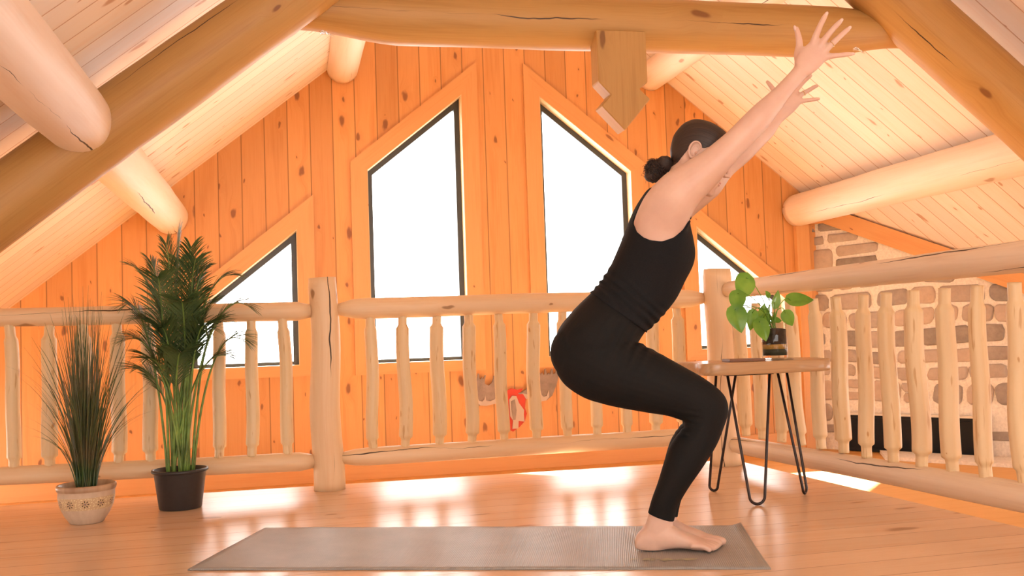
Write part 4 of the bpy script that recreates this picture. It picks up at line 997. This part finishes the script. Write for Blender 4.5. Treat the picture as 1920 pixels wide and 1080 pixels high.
# hair: cap over the skull plus the curly bun
def f_hair(v):
    q = Vector(v)-HC; x, z, y = q.dot(ex)/kpx, q.dot(ez)/kpx, q.dot(PL)/kpx
    if abs(x) > 90 or abs(z) > 90 or abs(y) > 70: return -1
    front = 47 - .010*y*y + .12*(z-20)
    if z < 30: front = min(front, 47-.010*y*y - (30-z)*1.05)
    if z < 6 and abs(y) > 20: front = min(front, -22-(0-z)*.25) if z < -2 else min(front, -22+(z+2)*3.2)
    low = z - (-50 + max(0, x+42)*1.15) if x < 0 else 50
    # keep the ear itself bare
    ear = math.hypot((x+11)/13, (z+4)/18)-1 if abs(y) > 36 else 1
    if abs(y) > 46 and ear < .6: ear = -.1
    return min(front-x, low, ear*12)*.001
body_tmp = None
hb = bmesh.new(); hb.from_mesh(body); hb.normal_update()
hb.verts.ensure_lookup_table(); hv = {v.index: f_hair(v.co) for v in hb.verts}
bad = [f for f in hb.faces if all(hv[v.index] <= 0 for v in f.verts)]
for v in list(hb.verts):
    if hv[v.index] <= 0:
        nb = [e.other_vert(v) for e in v.link_edges]; nb = [q for q in nb if hv[q.index] > 0]
        if nb:
            s_ = Vector((0, 0, 0))
            for q in nb: s_ += body.vertices[v.index].co.lerp(body.vertices[q.index].co, hv[v.index]/(hv[v.index]-hv[q.index]))
            v.co = s_/len(nb)
bmesh.ops.delete(hb, geom=bad, context='FACES')
cops = {}; BC0 = S(1229, 320, MID)
for v in hb.verts:
    q = v.co-HC; z = q.dot(ez)/kpx; e_ = max(0.0, hv.get(v.index, 0))*1000
    ln = (v.co-BC0); ag = math.atan2(ln.dot(PL), ln.dot(ez)-.02); cops[v] = v.normal*(.0012+.0050*min(1, e_/9)+.0009*min(1, e_/6)*mnoise.noise(Vector((ag*16, ln.length*7, 0))))
for v in hb.verts: v.co += cops[v]
bdh = {v for e in hb.edges if e.is_boundary for v in e.verts}
for it in range(5):
    new = {}
    for v in bdh:
        nb = [e.other_vert(v) for e in v.link_edges if e.is_boundary]
        if len(nb) == 2: new[v] = v.co*.4+(nb[0].co+nb[1].co)*.3
    for v, c in new.items(): v.co = c
r = bmesh.ops.extrude_edge_only(hb, edges=[e for e in hb.edges if e.is_boundary])
for v in [q for q in r['geom'] if isinstance(q, bmesh.types.BMVert)]: v.co = v.co+(HC-v.co).normalized()*.004
hm = hb; hm.loops.layers.uv.new('UVMap') if 'UVMap' not in hm.loops.layers.uv else None
# bun of curls
rb_ = random.Random(4); BC = S(1229, 320, MID)
nb0 = len(hm.verts)
blob(hm, BC, .027, .027, .031); blob(hm, S(1246, 308, MID), .027, .025, .026); blob(hm, S(1222, 330, MID), .022, .024, .019)
hm.verts.ensure_lookup_table()
for v in list(hm.verts)[nb0:]:
    v.co += (v.co-BC).normalized()*(.006*mnoise.noise(v.co*55)+.003*mnoise.noise(v.co*140))
for k in range(420):
    a, b_ = rb_.uniform(0, 6.28), rb_.uniform(-1, 1); rad = rb_.uniform(.024, .031); cc = BC+Vector((rad*math.cos(a)*math.sqrt(1-b_*b_), rad*math.sin(a)*math.sqrt(1-b_*b_), rad*1.15*b_))
    cr0 = rb_.uniform(.004, .010); ax1 = (cc-BC).normalized(); ax2 = ax1.orthogonal().normalized(); ax3 = ax1.cross(ax2); ph = rb_.uniform(0, 6); lf = rb_.choice([0, 0, 0, .0012])
    ax1 = (ax1+Vector((rb_.uniform(-1, 1), rb_.uniform(-1, 1), rb_.uniform(-1, 1)))*.6).normalized(); ax2 = ax1.orthogonal().normalized(); ax3 = ax1.cross(ax2)
    pts = [cc+(ax2*math.cos(ph+t*.42)+ax3*math.sin(ph+t*.42))*cr0+ax1*(t-5)*lf for t in range(11)]
    tube(hm, pts, [.0014*(1-abs(t-5)/6.2)+.0002 for t in range(11)], 5)
for k in range(26):      # flyaway hairs at the bun and nape
    a = rb_.uniform(0, 6.28); cc = BC+PL*rb_.uniform(-.02, .02)+(ex*math.cos(a)+ez*math.sin(a))*.024; dr = (cc-BC).normalized(); sd_ = dr.cross(PL)*rb_.choice([-1, 1])
    tube(hm, [cc+dr*(.0022*t)+sd_*(.0004*t*t)+Vector((0, 0, -.00012*t*t)) for t in range(8)], [.00045]*8, 4)
uvh = hm.loops.layers.uv.new('UVMap') if not hm.loops.layers.uv else hm.loops.layers.uv[0]
for f in hm.faces:
    f.smooth = True
    for l in f.loops:
        q = l.vert.co-BC; fx, fz, fy = q.dot(ex), q.dot(ez), q.dot(PL); rr_ = math.hypot(fz, fy)+.012
        l[uvh].uv = (math.atan2(fy, fz-.02)*.12, q.length)
ho = obj('hair', hm, M['hair'], po)
# eyebrows, lashes, lips, nails, jewellery
for sg in (-1, 1):
    bm = newbm(); chain(bm, [H(57, 15, sg*9), H(56, 18, sg*16), H(51, 18, sg*24), H(45, 15, sg*30)], [1.0*kpx, 1.6*kpx, 1.3*kpx, .6*kpx], seg=8); obj('eyebrow', bm, M['brow'], po)
    bm = newbm(); chain(bm, [H(55, -1, sg*11), H(57.5, -3, sg*17), H(54, -2.5, sg*24)], [.5*kpx, .8*kpx, .5*kpx], seg=6); obj('eyelashes', bm, M['brow'], po)
bm = newbm(); chain(bm, [H(52, -36, -12), H(57.2, -34.0, -6), H(58.8, -33.8, 0), H(57.2, -34.0, 6), H(52, -36, 12)], [.5*kpx, 1.5*kpx, 1.7*kpx, 1.5*kpx, .5*kpx], seg=10)
chain(bm, [H(52, -37, -11), H(56.2, -38.3, -6), H(57.6, -38.6, 0), H(56.2, -38.3, 6), H(52, -37, 11)], [.5*kpx, 1.7*kpx, 2.1*kpx, 1.7*kpx, .5*kpx], seg=10)
tag(obj('lips', bm, M['lip'], po), 'pink lips')
for (t_, p_, dd) in nails[:4]:
    a = S(t_[0], t_[1], dd+t_[2]); b = S(p_[0], p_[1], dd+p_[2]); e1 = (a-b).normalized(); e2 = PL.cross(e1).normalized(); e3 = e1.cross(e2)
    nn_ = -PL; bm = newbm(); r_ = t_[3]*pxm; blob(bm, a+nn_*r_*.62+e1*r_*.35, r_*1.25, r_*.72, r_*.42, (e1, (e1.cross(PL)).normalized(), PL)); obj('fingernail', bm, M['nail'], po, smooth=True)
t_, p_, dd = nails[4]; a = S(t_[0]-2.5, t_[1], dd+t_[2]-.002); b = S(p_[0]-2, p_[1], dd+p_[2]); e1 = (a-b).normalized(); bm = newbm(); r_ = t_[3]*pxm
blob(bm, a+e1*r_*.2, r_*1.2, r_*.6, r_*.6, (e1, (e1.cross(PL)).normalized(), PL)); obj('fingernail', bm, M['nail'], po, smooth=True)
M['gold'] = plain('thin_gold', (.75, .55, .25), .25, metal=1.0)
def ringband(name, c, axis, rad, th, m):
    axis = axis.normalized(); u1 = axis.orthogonal().normalized(); u2 = axis.cross(u1); n = 28
    pts = [c+(u1*math.cos(2*math.pi*k/n)+u2*math.sin(2*math.pi*k/n))*rad for k in range(n+1)]; bm = newbm(); tube(bm, pts, [th]*(n+1), 8, cap=False); return obj(name, bm, m, po)
a, b = S(1555, 87, dh-.004), S(1572, 71, dh-.005); ringband('ring', a.lerp(b, .28), b-a, 6.4*pxm, .0011, M['gold'])
a, b = S(1503, 177, dq+.004), S(1517, 169, dq+.004); ringband('ring', a.lerp(b, .3), b-a, 5.2*pxm, .0010, M['gold'])
a, b = S(1440, 242, df+.053), S(1457, 219, df+.06); ringband('bracelet', a.lerp(b, .25), b-a, .0215, .0016, M['brow']); ringband('bracelet', a.lerp(b, .62), b-a, .0205, .0009, M['steel'])
# clip microphone on the neckline
mp = S(1290, 413, MID-.066); mi = empty('clip_microphone', mp); tag(mi, 'tiny black clip microphone on the front neckline of the black top', 'microphone')
bm = newbm(); blob(bm, mp+Vector((0, 0, .008))+PE*.006, .0045, .0045, .0065); obj('foam_tip', bm, M['fire'], mi, smooth=True)
bm = newbm(); tube(bm, [mp+PE*.004, mp+PE*.002+Vector((0, 0, -.018))], [.003, .0025], 8); obj('clip', bm, M['fire'], mi)
